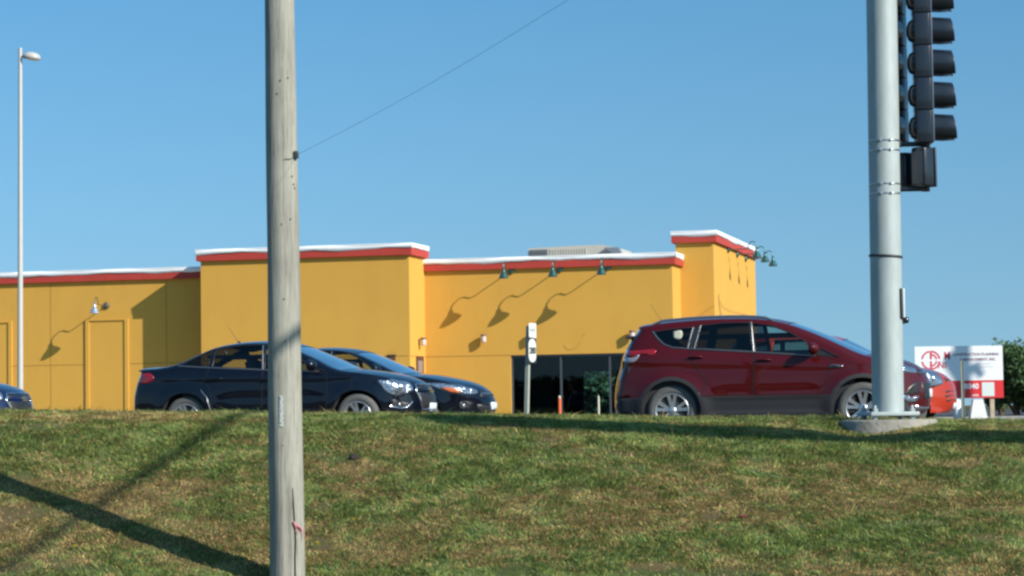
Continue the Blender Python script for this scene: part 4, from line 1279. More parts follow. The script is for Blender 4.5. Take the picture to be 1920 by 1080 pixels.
    # all-in-one surface for projecting details
    allb = strip(np.ones_like(body_mask)); side_mesh(cls >= 0, -1, 0, allb); side_mesh(cls >= 0, 1, 0, allb)
    tri = []
    for f in allb.f:
        tri.append(f)
    bvh = BVHTree.FromPolygons(allb.v, tri)
    def hit_side(x, z, sgn, off):
        h = bvh.ray_cast(Vector((x, sgn*2.5, z)), Vector((0, -sgn, 0)))
        if h[0] is None:
            h = bvh.find_nearest(Vector((x, sgn*W0, z)))
        n = h[1]
        if n.y*sgn < 0: n = -n
        return h[0] + n*off
    def hit_front(y, z, off, sgn=1):
        h = bvh.ray_cast(Vector((sgn*8, y, z)), Vector((-sgn, 0, 0)))
        if h[0] is None: h = bvh.find_nearest(Vector((xmax if sgn > 0 else xmin, y, z)))
        n = h[1]
        if n.x*sgn < 0: n = -n
        return h[0] + n*off
    def patch(poly, mode, off, name, m, parent, sgn=-1, step=0.03, smooth=True):
        if smooth: poly = catmull(list(poly)+[poly[0]], step)[:-1]
        P = np.asarray(poly)
        a = np.arange(P[:,0].min(), P[:,0].max(), step); b_ = np.arange(P[:,1].min(), P[:,1].max(), step)
        A_, B_ = np.meshgrid(a, b_); A_, B_ = A_.ravel(), B_.ravel()
        k_ = inside(P, A_, B_); A_, B_ = A_[k_], B_[k_]
        if len(A_):
            d_ = dist_poly(P, A_, B_); A_, B_ = A_[d_ > step*0.4], B_[d_ > step*0.4]
        V, Fc = cdt([P], list(zip(A_, B_)))
        cc = V[Fc].mean(1); Fc = Fc[inside(P, cc[:,0], cc[:,1])]
        if mode == 'side': vs = [hit_side(a_, e_, sgn, off) for a_, e_ in V]
        else: vs = [hit_front(a_, e_, off, 1 if mode == 'front' else -1) for a_, e_ in V]
        fl = [tuple(f) for f in Fc]
        # give it an edge back to the paint
        n0 = len(vs); npo = len(P)
        bd = {}
        for f in fl:
            for i in range(3):
                e = (f[i], f[(i+1)%3]); bd[e] = True
        rim = [e for e in bd if (e[1], e[0]) not in bd]
        if mode == 'side': low = {i: hit_side(V[i][0], V[i][1], sgn, -0.004) for e in rim for i in e}
        else: low = {i: hit_front(V[i][0], V[i][1], -0.004, 1 if mode == 'front' else -1) for e in rim for i in e}
        mp_ = {}
        for i, p in low.items(): mp_[i] = len(vs); vs.append(p)
        for (i, j) in rim: fl.append((i, mp_[i], mp_[j], j))
        bb = MB(); bb.add(vs, fl, True)
        return bb.build(name, m, parent)
    def line_side(pts, off, rad, name, m, parent, sgn=-1, dens=True):
        if dens:
            q = []
            for (a, b_) in zip(pts[:-1], pts[1:]):
                n = max(1, int(math.dist(a, b_)/0.05))
                q += [(a[0]+(b_[0]-a[0])*i/n, a[1]+(b_[1]-a[1])*i/n) for i in range(n)]
            q.append(pts[-1]); pts = q
        bb = MB(); bb.tube([hit_side(x, z, sgn, off) for x, z in pts], rad, 6); return bb.build(name, m, parent)
    def line_front(pts, off, rad, name, m, parent):
        q = []
        for (a, b_) in zip(pts[:-1], pts[1:]):
            n = max(1, int(math.dist(a, b_)/0.04))
            q += [(a[0]+(b_[0]-a[0])*i/n, a[1]+(b_[1]-a[1])*i/n) for i in range(n)]
        q.append(pts[-1])
        bb = MB(); bb.tube([hit_front(y, z, off) for y, z in q], rad, 8); return bb.build(name, m, parent)
    # doors: thin skins 1.5 mm proud carrying gap lines and handles
    for sgn in (-1, 1):
        for i, dp in enumerate(doors):
            bb = side_mesh(dcls == 200+i, sgn, 0.0015)
            d_o = bb.build('door', pm, root, recalc=False)
            line_side(list(dp['poly'])+[dp['poly'][0]], 0.001, 0.0045, 'door_gap', seamm, d_o, sgn)
            hx, hz = dp['handle']
            pts = [hit_side(hx-0.11, hz-0.004, sgn, 0.0), hit_side(hx-0.09, hz, sgn, 0.030), hit_side(hx, hz+0.003, sgn, 0.036), hit_side(hx+0.08, hz+0.003, sgn, 0.030), hit_side(hx+0.10, hz, sgn, 0.0)]
            bb = MB(); bb.tube(pts, [0.010,0.014,0.015,0.014,0.010], 8); bb.build('door_handle', c.get('handle_mat', pm), d_o)
    if clad:
        bb = side_mesh(cls == 50, -1, 0.004); side_mesh(cls == 50, 1, 0.004, bb)
        bb.build('lower_cladding', mat('grey_cladding', (0.022,0.022,0.026), 0.7), root, recalc=False)
    for sgn in (-1, 1):
        for i, w_ in enumerate(wins):
            bb = side_mesh(cls == 100+i, sgn, -0.007)
            gm = {'clear': wglassf, 'dark': wglass if clad else wglass2, 'solid': blackt}[w_.get('g', 'dark')]
            wo = bb.build('side_window' if w_.get('g') != 'solid' else 'window_pillar', gm, root, recalc=False)
            line_side([tuple(p) for p in winp[i]]+[tuple(winp[i][0])], -0.001, 0.009, 'window_seal', blackt, wo, sgn, dens=False)
        for ln in c.get('trim', []):
            line_side(ln['pts'], 0.003, ln.get('r', 0.009), 'window_trim', ln.get('m', satin), body, sgn)
    strip(mask_f, -0.006).build('windscreen', wglassf, root, recalc=False)
    strip(mask_r, -0.006).build('rear_window', wglass, root, recalc=False)
    # wipers, cowl
    # cabin: liner inside the pillars, floor, dash, seats
    lin = side_mesh((cls == 0) & (cx_[:,1] > c['belt1']-0.03), -1, -0.03); side_mesh((cls == 0) & (cx_[:,1] > c['belt1']-0.03), 1, -0.03, lin)
    rf = (mids[:,0] > c['rear'][1]-0.02) & (mids[:,0] < c['wind'][0]+0.02) & (mids[:,1] > c['belt0'])
    strip(rf[:,None] & np.ones(nu, bool)[None], -0.03, lin)
    zb_ = c['belt1']-0.14
    lin.box(c['rear'][0]+0.25, c['wind'][1]-0.15, -W0+0.12, W0-0.12, 0.3, 0.55)
    lin.box(c['wind'][1]-0.75, c['wind'][1]-0.2, -W0+0.14, W0-0.14, 0.5, zb_-0.02)
    lin.box(c['rear'][0]+0.15, c['rear'][0]+0.55, -W0+0.18, W0-0.18, 0.5, zb_)
    lin.box(c['rear'][0]+0.2, c['wind'][1]-0.2, -W0+0.075, -W0+0.10, 0.3, zb_+0.05)
    lin.box(c['rear'][0]+0.2, c['wind'][1]-0.2, W0-0.10, W0-0.075, 0.3, zb_+0.05)
    hl = c['headz']+0.10
    lin.box(c['rear'][1]-0.1, c['wind'][0]+0.05, -W0+0.30, W0-0.30, hl, hl+0.04)
    lin.box(c['rear'][0]+0.1, c['rear'][0]+0.75, -W0+0.18, W0-0.18, zb_, zb_+0.14)
    lin.build('cabin', cabin, root, recalc=False)
    sx0 = c['seatx']
    for sy in (-0.38, 0.38):
        bb = MB()
        bb.box(sx0-0.25, sx0+0.25, sy-0.25, sy+0.25, 0.45, 0.62, 0.04)
        bm = bmesh.new(); bmesh.ops.create_cube(bm, size=1)
        for v in bm.verts: v.co = Vector((v.co.x*0.13, v.co.y*0.46, v.co.z*0.62))
        bmesh.ops.bevel(bm, geom=bm.edges[:], offset=0.04, segments=3, affect='EDGES')
        bb.addbm(bm, True, Matrix.Translation((sx0-0.33, sy, 0.90)) @ Matrix.Rotation(R(-16), 4, 'Y'))
        st = bb.build('seat', seatm, root)
        bb = MB(); bb.box(sx0-0.47, sx0-0.37, sy-0.13, sy+0.13, c['headz']-0.10, c['headz']+0.09, 0.035); bb.build('headrest', seatm, st)
    bb = MB(); bb.box(sx0-1.30, sx0-1.12, -0.6, 0.6, 0.45, c['headz']-0.16, 0.05)
    for sy in (-0.36, 0.36): bb.box(sx0-1.33, sx0-1.23, sy-0.12, sy+0.12, c['headz']-0.18, c['headz']-0.02, 0.03)
    bb.build('rear_bench', seatm, root)
    bb = MB(); bb.tube([(sx0+0.47+0.06*math.sin(a_), 0.38+0.18*math.cos(a_), zb_+0.02+0.17*math.sin(a_)) for a_ in np.linspace(0, 2*PI, 21)], 0.014, 6); bb.build('steering_wheel', cabin, root)
    # underbody and wheel wells
    bb = MB()
    bb.box(arch+0.02, WB-arch-0.02, -W0+0.10, W0-0.10, 0.20, 0.32)
    bb.box(xmin+0.15, -arch-0.02, -W0+0.20, W0-0.20, 0.26, 0.34) if xmin+0.15 < -arch-0.02 else None
    bb.box(WB+arch+0.02, xmax-0.12, -W0+0.22, W0-0.22, 0.22, 0.30) if xmax-0.12 > WB+arch+0.02 else None
    for cxw in (0, WB):
        n = 24
        for sgn in (-1, 1):
            vs = []; fs = []
            for k in range(n+1):
                a_ = PI*k/n*1.16 - 0.08*PI
                r_ = arch+0.004
                for yy in (W0-0.012 if False else 0, 1):
                    x = cxw + r_*math.cos(a_); z = wr + r_*math.sin(a_)
                    y = float(base_w([x],[z])[0]) - 0.004 if yy == 0 else W0-0.34
                    vs.append((x, sgn*y, z))
                if k: fs.append((2*k-2, 2*k-1, 2*k+1, 2*k))
            bb.add(vs, fs, True)
            vs = [(cxw, sgn*(W0-0.34), wr)] + [(cxw+(arch+0.004)*math.cos(2*PI*k/24), sgn*(W0-0.34), wr+(arch+0.004)*math.sin(2*PI*k/24)) for k in range(24)]
            bb.add(vs, [(0, 1+k, 1+(k+1)%24) for k in range(24)])
    bb.build('underbody', dkin, root)
    # wheels
    tw_ = 0.21
    for cxw in (0, WB):
        for sgn in (-1, 1):
            yo = sgn*(W0-0.03)            # outer face
            m_ = Matrix.Translation((cxw, yo, wr)) @ Matrix.Rotation(sgn*-PI/2, 4, 'X')   # local z outward
            wroot = MB(); rr = c['rim']
            wroot.lathe([(rr-0.005,-tw_+0.01),(rr+0.03,-tw_),(wr-0.02,-tw_+0.01),(wr,-tw_+0.05),(wr,-0.05),(wr-0.008,-0.03),(wr-0.025,-0.010),(rr+0.045,0.0),(rr+0.018,-0.004),(rr,-0.014)], 48, m_)
            # tread grooves are shallow rings
            ty = wroot.build('wheel', rubber, root)
            bb = MB()
            bb.lathe([(rr,-0.014),(rr-0.004,-0.006),(rr-0.014,-0.008),(rr-0.024,-0.03),(rr-0.03,-tw_+0.04)], 48, m_)
            ns_ = c.get('spokes', 5)
            for k in range(ns_):
                for da in c.get('split', (-0.16, 0.16)):
                    a_ = 2*PI*k/ns_ + c.get('spin', 0.3)
                    ai = a_ + da*0.8; ao = a_ + da*1.5
                    p_in = Vector((math.cos(ai)*0.055, math.sin(ai)*0.055, -0.028)); p_out = Vector((math.cos(ao)*(rr-0.012), math.sin(ao)*(rr-0.012), -0.012))
                    pm_ = (p_in+p_out)/2 + Vector((0,0,-0.004))
                    d = (p_out-p_in).normalized(); sd_ = d.cross(Vector((0,0,1))).normalized()
                    vs = []
                    wsp = c.get('spw', 0.020)
                    for p, w_ in ((p_in, wsp*1.1), (pm_, wsp*0.9), (p_out, wsp*1.15)):
                        for (s1, dz) in ((-1,-0.035),(-0.8,0),(0.8,0),(1,-0.035)):
                            vs.append(m_ @ (p + sd_*s1*w_ + Vector((0,0,dz))))
                    fs = []
                    for i in range(2):
                        for j in range(3): fs.append((i*4+j, i*4+j+1, (i+1)*4+j+1, (i+1)*4+j))
                    bb.add(vs, fs)
            bb.lathe([(0.001,-0.012),(0.045,-0.014),(0.062,-0.03),(0.062,-0.06)], 20, m_)
            rim = bb.build('rim', alloy, ty)
            bb = MB(); bb.lathe([(0.001,-0.075),(rr-0.03,-0.075)], 32, m_); bb.build('brake_disc', dkin, ty)
    # mirrors
    mx_, mz_ = c['mirror']
    for sgn in (-1, 1):
        p = hit_side(mx_, mz_-0.06, sgn, 0)
        bb = MB(); bm = bmesh.new(); bmesh.ops.create_uvsphere(bm, u_segments=20, v_segments=12, radius=1)
        for v in bm.verts:
            x, y, z = v.co
            sgnx = 1 if x > 0 else 0.35
            v.co = Vector((x*0.11*sgnx, y*0.13, z*0.085 + 0.012*y*sgn))
        bb.addbm(bm, True, Matrix.Translation((p.x-0.02, p.y+sgn*0.13, mz_)))
        mr = bb.build('wing_mirror', pm, root)
        bb = MB(); bb.tube([p, (p.x-0.01, p.y+sgn*0.10, mz_-0.055)], [0.03,0.022], 8); bb.build('mirror_foot', blackt, mr)
    # lamps, grille and details
    for d in c['details']:
        k_ = d[0]
        if k_ == 'side':
            for sgn in (-1, 1): patch(d[1], 'side', d[2], d[3], d[4], root, sgn, smooth=(len(d) < 6 or d[5]))
        elif k_ == 'front':
            patch(d[1], 'front', d[2], d[3], d[4], root, smooth=(len(d) < 6 or d[5]))
        elif k_ == 'front2':
            for sg_ in (1, -1): patch([(y*sg_, z) for y, z in d[1]][::sg_], 'front', d[2], d[3], d[4], root, smooth=(len(d) < 6 or d[5]))
        elif k_ == 'rear2':
            for sg_ in (1, -1): patch([(y*sg_, z) for y, z in d[1]][::sg_], 'rear', d[2], d[3], d[4], root, smooth=(len(d) < 6 or d[5]))
        elif k_ == 'lineside':
            for sgn in (-1, 1): line_side(d[1], 0.002, d[2], d[3], d[4], root, sgn)
        elif k_ == 'linefront': line_front(d[1], d[2], d[3], d[4], d[5], root)
        elif k_ == 'bowl':
            for sg_ in (-1, 1):
                p = hit_front(d[1][0]*sg_, d[1][1], 0.0)
                bb = MB(); bm = bmesh.new(); bmesh.ops.create_uvsphere(bm, u_segments=16, v_segments=10, radius=d[2])
                bb.addbm(bm, True, Matrix.Translation(p - Vector((d[2]*0.45,0,0)))); bb.build('lamp_reflector', lampb, root)
        elif k_ == 'rail':
            for sgn in (-1, 1):
                zz = lambda x: float(np.interp(x, *zip(*sorted([(a_, e_) for a_, e_ in Sd if e_ > c['belt0']+0.3]))))
                pts = []
                for i, x in enumerate(np.linspace(d[1], d[2], 14)):
                    h_ = 0.0 if i in (0, 13) else 0.035
                    pts.append((x, sgn*(float(np.interp(x, prof[:,0][up_>0.9], We[up_>0.9]))-0.005), zz(x)+h_))
                bb = MB(); bb.tube(pts, 0.018, 8); bb.build('roof_rail', satin, root)
        elif k_ == 'antenna':
            x, z, ln = d[1]
            bb = MB(); bb.tube([(x,0,z),(x-ln*0.55,0,z+ln*0.83)], [0.004,0.0025], 6); bb.tube([(x+0.03,0,z-0.02),(x,0,z+0.015)], [0.022,0.01], 8); bb.build('antenna', blackt, root)
    return root

def car_loc(px_axle, v_near, half, z=ROADZ):
    wq = atv(px_axle, 770, v_near)[0]
    p = wv(wq, v_near+half, z); return (p.x, p.y, z)

# ---- the red SUV
suv = dict(name='red_suv', label='dark red SUV with roof rails, alloy wheels and grey lower cladding behind the grass crest', cat='suv', group='cars queued on the road',
    W=1.84, WB=2.69, wr=0.362, rim=0.245, arch=0.425, spokes=5, split=(-0.15,0.15), spw=0.028, spin=0.32, flare=0.028,
    belt0=1.20, belt1=1.08, headz=1.30, seatx=1.35, tumble=0.36, nosew=0.20, kf=0.26, kr=0.16, clad=0.555,
    paint=paint('red_paint', (0.068,0.0018,0.0030), 0.1, 0.45),
    prof=[(-0.90,0.27),(-0.95,0.36),(-0.96,0.55),(-0.93,0.78),(-0.87,0.98),(-0.84,1.12),(-0.74,1.34),(-0.63,1.50),(-0.57,1.585),(-0.30,1.640),(0.2,1.685),(0.8,1.70),(1.30,1.675),(1.66,1.60),(2.04,1.460),(2.45,1.275),(2.80,1.125),(3.05,1.075),(3.28,1.01),(3.42,0.93),(3.50,0.84),(3.555,0.70),(3.565,0.52),(3.53,0.36),(3.46,0.27)],
    wind=(1.66,2.78), rear=(-0.83,-0.60),
    windows=[dict(poly=[(-0.27,1.487),(-0.20,1.40),(-0.10,1.31),(0.02,1.265),(0.22,1.25),(0.30,1.54),(0.0,1.520)], g='dark'),
             dict(poly=[(0.235,1.25),(0.335,1.245),(0.405,1.562),(0.315,1.545)], g='solid'),
             dict(poly=[(0.345,1.244),(1.155,1.182),(1.10,1.590),(0.75,1.595),(0.42,1.568)], g='dark'),
             dict(poly=[(1.195,1.180),(2.02,1.112),(1.90,1.30),(1.71,1.420),(1.42,1.540),(1.15,1.585)], g='clear'),
             dict(poly=[(2.05,1.11),(2.38,1.075),(1.95,1.28)], g='solid')],
    doors=[dict(poly=[(1.17,0.57),(2.14,0.57),(2.22,0.80),(2.24,1.05),(1.205,1.16)], handle=(1.33,1.045)),
           dict(poly=[(0.44,0.57),(1.15,0.57),(1.17,1.16),(0.26,1.22),(0.33,1.00),(0.50,0.80)], handle=(0.36,1.105))],
    trim=[dict(pts=[(-0.28,1.495),(-0.21,1.40),(-0.11,1.305),(0.02,1.255),(0.22,1.238),(1.17,1.170),(2.05,1.098)], r=0.008),
          dict(pts=[(0.33,1.235),(0.37,1.42),(0.41,1.57)], r=0.006), dict(pts=[(0.235,1.235),(0.27,1.40),(0.30,1.54)], r=0.006), dict(pts=[(1.175,1.175),(1.15,1.4),(1.125,1.60)], r=0.010)],
    mirror=(2.02,1.20),
    details=[('side', [(-0.66,1.215),(-0.45,1.225),(-0.22,1.225),(-0.25,1.160),(-0.44,1.17),(-0.60,1.14)], 0.008, 'tail_lamp', taill),
             ('side', [(-0.72,1.13),(-0.55,1.125),(-0.46,1.165),(-0.50,1.09),(-0.57,1.055),(-0.72,1.06)], 0.010, 'tail_lamp', tailc),
             ('side', [(2.25,0.975),(2.43,0.955),(2.40,0.935),(2.25,0.930)], 0.006, 'fender_vent', satin),
             ('side', [(2.27,0.965),(2.38,0.953),(2.36,0.943),(2.27,0.94)], 0.010, 'fender_vent', blackt),
             ('side', [(2.92,0.98),(3.10,0.99),(3.30,0.93),(3.34,0.86),(3.15,0.86),(2.98,0.92)], 0.006, 'headlight', lampm),
             ('front2', [(0.42,0.90),(0.62,0.94),(0.80,0.98),(0.80,0.88),(0.60,0.84),(0.44,0.84)], 0.006, 'headlight', lampm),
             ('front', [(-0.40,0.88),(0.40,0.88),(0.42,0.80),(-0.42,0.80)], 0.006, 'grille', blackt, False),
             ('linefront', [(-0.42,0.84),(0.42,0.84)], 0.012, 0.012, 'grille_bar', chrome),
             ('front', [(-0.42,0.72),(0.42,0.72),(0.38,0.46),(-0.38,0.46)], 0.006, 'lower_grille', blackt, False),
             ('front2', [(0.48,0.72),(0.52,0.73),(0.78,0.55),(0.76,0.53),(0.48,0.55)], 0.009, 'lamp_bezel', blackt, False),
             ('front2', [(0.50,0.52),(0.66,0.50),(0.80,0.56),(0.80,0.50),(0.66,0.43),(0.52,0.45)], 0.014, 'fog_lamp', lampm),
             ('bowl', (0.66,0.49), 0.045),
             ('front', [(-0.55,0.40),(0.55,0.40),(0.50,0.30),(-0.50,0.30)], 0.006, 'skid_plate', MATS['satin_trim'] if 'satin_trim' in MATS else satin, False),
             ('front', [(-0.16,0.62),(0.16,0.62),(0.16,0.50),(-0.16,0.50)], 0.016, 'number_plate', platem, False),
             ('side', [(0.02,1.49),(0.135,1.50),(0.15,1.42),(0.13,1.385),(0.05,1.385),(0.02,1.42)], -0.002, 'window_sticker', mat('sticker_cream', (0.42,0.42,0.33), 0.6)),
             ('lineside', [(2.24,1.06),(2.62,0.98),(2.62,0.80)], 0.003, 'panel_gap_line', seamm),
             ('lineside', [(-0.63,1.50),(-0.60,1.36),(-0.70,1.24)], 0.003, 'panel_gap_line', seamm),
             ('lineside', [(0.60,0.655),(1.3,0.66),(2.05,0.67)], 0.004, 'door_crease', MATS['red_paint']),
             ('rail', -0.30, 1.45), ('antenna', (-0.28,1.66,0.30))])
suv['loc'] = car_loc(1259, 32.80, 0.92)
make_car(suv)

# ---- sedans
def sedan(label, px_nose, v_near, z, paintm, variant=0, name='dark_sedan', axle_px=None, hscale=1.0, noselen=0.0):
    P = [(-0.95,0.27),(-1.03,0.36),(-1.05,0.58),(-1.01,0.78),(-0.955,0.92),(-0.89,1.07),(-0.82,1.10),(-0.46,1.125),(-0.24,1.165),(0.05,1.29),(0.35,1.405),(0.70,1.462),(1.10,1.475),(1.42,1.442),(1.62,1.385),(2.05,1.21),(2.45,1.04),(2.70,1.005),(3.00,0.955),(3.26,0.885),(3.44,0.80),(3.555,0.69),(3.60,0.56),(3.60,0.42),(3.54,0.30),(3.48,0.25)]
    if variant == 1:   # longer, softer nose
        P = [(-0.93,0.27),(-1.03,0.36),(-1.06,0.58),(-1.02,0.78),(-0.98,0.92),(-0.90,1.075),(-0.84,1.10),(-0.50,1.125),(-0.22,1.17),(0.10,1.31),(0.40,1.42),(0.75,1.465),(1.10,1.470),(1.42,1.435),(1.64,1.375),(2.08,1.19),(2.50,1.02),(2.78,0.985),(3.10,0.925),(3.36,0.855),(3.54,0.775),(3.66,0.67),(3.73,0.56),(3.735,0.42),(3.68,0.30),(3.60,0.25)]
    if variant == 2:   # short orange hatchback
        P = [(-0.52,0.27),(-0.60,0.36),(-0.62,0.60),(-0.60,0.85),(-0.56,1.05),(-0.44,1.28),(-0.30,1.44),(0.0,1.49),(0.6,1.51),(1.1,1.50),(1.40,1.44),(1.75,1.27),(2.15,1.05),(2.32,0.995),(2.60,0.955),(2.84,0.885),(2.98,0.80),(3.07,0.68),(3.10,0.54),(3.10,0.40),(3.04,0.29),(2.98,0.25)]
    WB = (2.685, 2.70, 2.37)[variant]
    xn = P[-4][0]
    c = dict(name=name, label=label, cat='car', group='cars queued on the road', W=(1.79,1.80,1.68)[variant], WB=WB, wr=0.325, rim=0.215, arch=0.375,
        spokes=5, split=(-0.13,0.13), spw=0.024, spin=1.9, flare=0.018, belt0=1.09, belt1=1.02, headz=1.12, seatx=(1.30,1.32,0.95)[variant], tumble=0.42, nosew=0.20, kf=0.34, kr=0.18, kg=0.20,
        paint=paintm, prof=P, handle_mat=paintm)
    if variant < 2:
        c['wind'] = (1.62, 2.44); c['rear'] = (-0.26, 0.36)
        c['windows'] = [dict(poly=[(-0.10,1.112),(0.36,1.082),(0.38,1.325),(0.20,1.262)], g='dark'),
                        dict(poly=[(0.42,1.080),(1.20,1.035),(1.17,1.395),(0.85,1.400),(0.43,1.345)], g='dark'),
                        dict(poly=[(1.25,1.030),(2.02,0.995),(1.96,1.06),(1.62,1.290),(1.43,1.365),(1.215,1.395)], g='clear'),
                        dict(poly=[(2.05,0.993),(2.20,0.985),(2.0,1.06)], g='solid')]
        c['doors'] = [dict(poly=[(1.225,0.30),(2.20,0.30),(2.24,0.62),(2.22,0.96),(1.235,1.015)], handle=(1.36,0.885)),
                      dict(poly=[(0.40,0.34),(1.205,0.30),(1.215,1.015),(0.375,1.065),(0.33,0.90),(0.42,0.68),(0.43,0.45)], handle=(0.50,0.905))]
        c['trim'] = [dict(pts=[(-0.13,1.103),(0.36,1.070),(1.22,1.022),(2.10,0.98)], r=0.009), dict(pts=[(1.225,1.03),(1.20,1.2),(1.175,1.39)], r=0.007)]
        c['mirror'] = (2.02,1.075)
    else:
        c['wind'] = (1.42, 2.13); c['rear'] = (-0.56,-0.32)
        c['windows'] = [dict(poly=[(-0.25,1.10),(0.28,1.08),(0.28,1.40),(-0.10,1.36)], g='dark'),
                        dict(poly=[(0.32,1.078),(0.95,1.045),(0.93,1.425),(0.36,1.42)], g='dark'),
                        dict(poly=[(1.00,1.042),(1.75,1.01),(1.66,1.10),(1.38,1.33),(0.98,1.425)], g='clear')]
        c['doors'] = [dict(poly=[(0.98,0.30),(1.85,0.30),(1.92,0.98),(0.98,1.02)], handle=(1.10,0.90)),
                      dict(poly=[(0.42,0.40),(0.95,0.30),(0.95,1.02),(0.28,1.05),(0.34,0.75)], handle=(0.42,0.91))]
        c['mirror'] = (1.80,1.07)
    n0 = xn
    if variant == 0:
        D = [('side', [(-0.80,0.985),(-0.57,1.000),(-0.50,0.93),(-0.60,0.855),(-0.82,0.87)], 0.006, 'tail_lamp', taill),
             ('side', [(n0-0.62,0.84),(n0-0.42,0.83),(n0-0.30,0.79),(n0-0.30,0.62),(n0-0.48,0.66)], 0.007, 'headlight', lampm),
             ('front2', [(0.44,0.80),(0.58,0.83),(0.72,0.85),(0.72,0.66),(0.60,0.63),(0.47,0.68)], 0.007, 'headlight', lampm),
             ('bowl', (0.64,0.74), 0.06), ('bowl', (0.52,0.745), 0.045),
             ('front', [(-0.36,0.76),(0.36,0.76),(0.40,0.70),(-0.40,0.70)], 0.007, 'upper_grille', blackt, False),
             ('front', [(-0.40,0.66),(0.40,0.66),(0.33,0.42),(-0.33,0.42)], 0.007, 'lower_grille', blackt, False),
             ('linefront', [(-0.36,0.77),(0.36,0.77),(0.42,0.68),(0.34,0.41),(-0.34,0.41),(-0.42,0.68),(-0.36,0.77)], 0.010, 0.013, 'grille_surround', chrome),
             ('linefront', [(-0.41,0.68),(0.41,0.68)], 0.010, 0.016, 'grille_bar', c['paint']),
             ('front', [(-0.07,0.71),(0.07,0.71),(0.07,0.66),(-0.07,0.66)], 0.02, 'badge', mat('badge_gold', (0.55,0.40,0.12), 0.3, metal=0.8)),
             ('front2', [(0.52,0.50),(0.66,0.53),(0.76,0.56),(0.74,0.44),(0.62,0.42),(0.52,0.43)], 0.007, 'fog_recess', blackt),
             ('linefront', [(0.50,0.52),(0.56,0.44),(0.66,0.42),(0.76,0.46)], 0.012, 0.012, 'fog_trim', chrome),
             ('linefront', [(-0.50,0.52),(-0.56,0.44),(-0.66,0.42),(-0.76,0.46)], 0.012, 0.012, 'fog_trim', chrome),
             ('bowl', (0.64,0.48), 0.035),
             ('front', [(-0.16,0.50),(0.16,0.50),(0.16,0.38),(-0.16,0.38)], 0.020, 'number_plate', platem, False),
             ('antenna', (0.52,1.47,0.28)),
             ('lineside', [(2.22,0.98),(2.60,0.92),(2.62,0.72)], 0.003, 'panel_gap_line', seamm),
             ('lineside', [(0.42,0.42),(0.36,0.62),(0.26,0.74)], 0.006, 'arch_lip', satin)]
    elif variant == 1:
        D = [('side', [(-0.80,0.985),(-0.50,1.000),(-0.48,0.90),(-0.82,0.87)], 0.006, 'tail_lamp', taill),
             ('side', [(n0-0.95,0.845),(n0-0.60,0.83),(n0-0.34,0.78),(n0-0.33,0.68),(n0-0.56,0.70)], 0.006, 'headlight', lampm),
             ('side', [(n0-0.66,0.775),(n0-0.42,0.735),(n0-0.36,0.685),(n0-0.54,0.70)], 0.011, 'indicator', ambm),
             ('front2', [(0.38,0.72),(0.55,0.77),(0.74,0.80),(0.74,0.68),(0.58,0.65),(0.42,0.67)], 0.007, 'headlight', lampm),
             ('bowl', (0.66,0.73), 0.055), ('bowl', (0.52,0.715), 0.045),
             ('front', [(-0.34,0.72),(0.34,0.72),(0.40,0.60),(-0.40,0.60)], 0.007, 'upper_grille', blackt, False),
             ('linefront', [(-0.38,0.66),(0.38,0.66)], 0.010, 0.012, 'grille_bar', chrome),
             ('front', [(-0.50,0.50),(0.50,0.50),(0.42,0.34),(-0.42,0.34)], 0.007, 'lower_grille', blackt, False),
             ('bowl', (0.66,0.47), 0.045),
             ('front2', [(0.56,0.52),(0.74,0.53),(0.74,0.42),(0.58,0.42)], 0.006, 'fog_recess', blackt),
             ('front', [(-0.16,0.52),(0.16,0.52),(0.16,0.40),(-0.16,0.40)], 0.020, 'number_plate', platem, False),
             ('lineside', [(2.22,0.98),(2.62,0.92),(2.64,0.74)], 0.003, 'panel_gap_line', seamm)]
    else:
        D = [('side', [(-0.50,1.02),(-0.36,1.02),(-0.34,0.86),(-0.52,0.84)], 0.006, 'tail_lamp', taill),
             ('side', [(n0-0.62,0.90),(n0-0.40,0.90),(n0-0.26,0.84),(n0-0.26,0.66),(n0-0.46,0.68)], 0.006, 'headlight', lampm),
             ('front2', [(0.40,0.82),(0.56,0.87),(0.68,0.87),(0.68,0.66),(0.56,0.66),(0.42,0.70)], 0.007, 'headlight', lampm),
             ('bowl', (0.58,0.78), 0.06),
             ('front', [(-0.34,0.78),(0.34,0.78),(0.36,0.72),(-0.36,0.72)], 0.007, 'upper_grille', blackt, False),
             ('front', [(-0.40,0.60),(0.40,0.60),(0.40,0.555),(-0.40,0.555)], 0.007, 'grille_slot', blackt, False),
             ('front', [(-0.42,0.53),(0.42,0.53),(0.42,0.485),(-0.42,0.485)], 0.007, 'grille_slot', blackt, False),
             ('front', [(-0.40,0.46),(0.40,0.46),(0.40,0.415),(-0.40,0.415)], 0.007, 'grille_slot', blackt, False),
             ('front', [(-0.16,0.40),(0.16,0.40),(0.16,0.30),(-0.16,0.30)], 0.02, 'number_plate', platem, False)]
    c['details'] = D
    half = c['W']/2
    if axle_px is not None:
        c['loc'] = car_loc(axle_px, v_near, half, z)
    else:               # place by the tip of the nose on the centre line
        v_c = v_near+half
        wn = atv(px_nose, 750, v_c)[0]
        p = wv(wn-(max(a for a, _ in P)), v_c, z); c['loc'] = (p.x, p.y, z)
    return make_car(c)
navy = paint('navy_paint', (0.004,0.006,0.014), 0.25, 0.28)
blackp = paint('blue_black_paint', (0.004,0.006,0.013), 0.3, 0.28)
bluep = paint('deep_blue_paint', (0.010,0.020,0.070), 0.3, 0.28)
orangep = paint('orange_paint', (0.46,0.040,0.014), 0.3, 0.3)
sedan('dark navy sedan with chrome edged grille, partly behind the wooden utility pole', 0, 32.80, ROADZ+0.03, navy, 0, 'navy_sedan', axle_px=346)
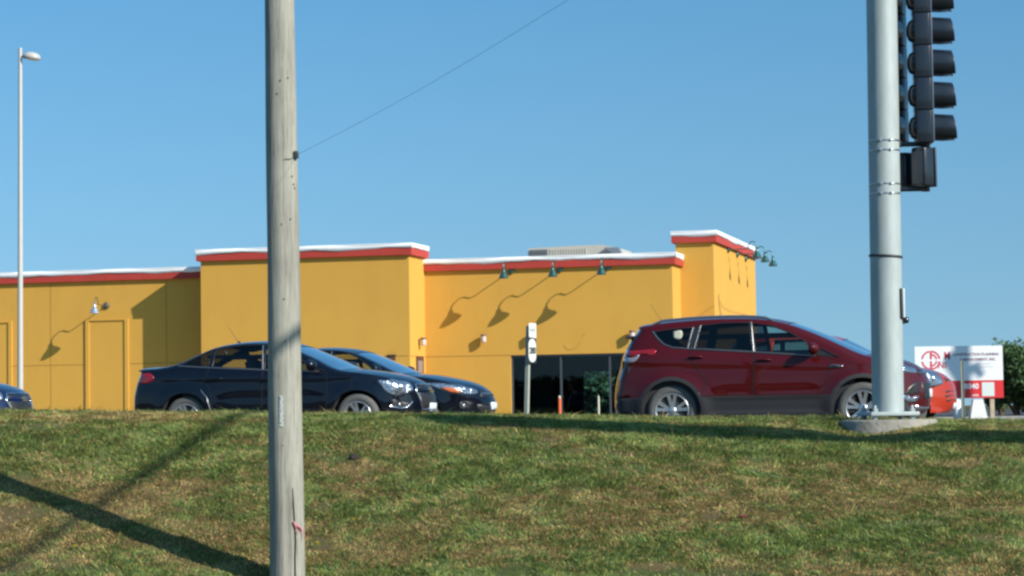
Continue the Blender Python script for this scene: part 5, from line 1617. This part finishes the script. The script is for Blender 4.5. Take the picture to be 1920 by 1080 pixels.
sedan('black sedan with amber corner lamp, in the far lane behind the navy sedan', 926, 36.40, ROADZ+0.02, blackp, 1, 'black_sedan')
sedan('blue sedan cut by the left edge, only its nose with headlight in view', 50, 32.80, ROADZ, bluep, 0, 'blue_sedan')
sedan('orange red hatchback in the far lane, its nose showing past the red SUV', 1793, 36.40, ROADZ+0.02, orangep, 2, 'orange_hatchback')
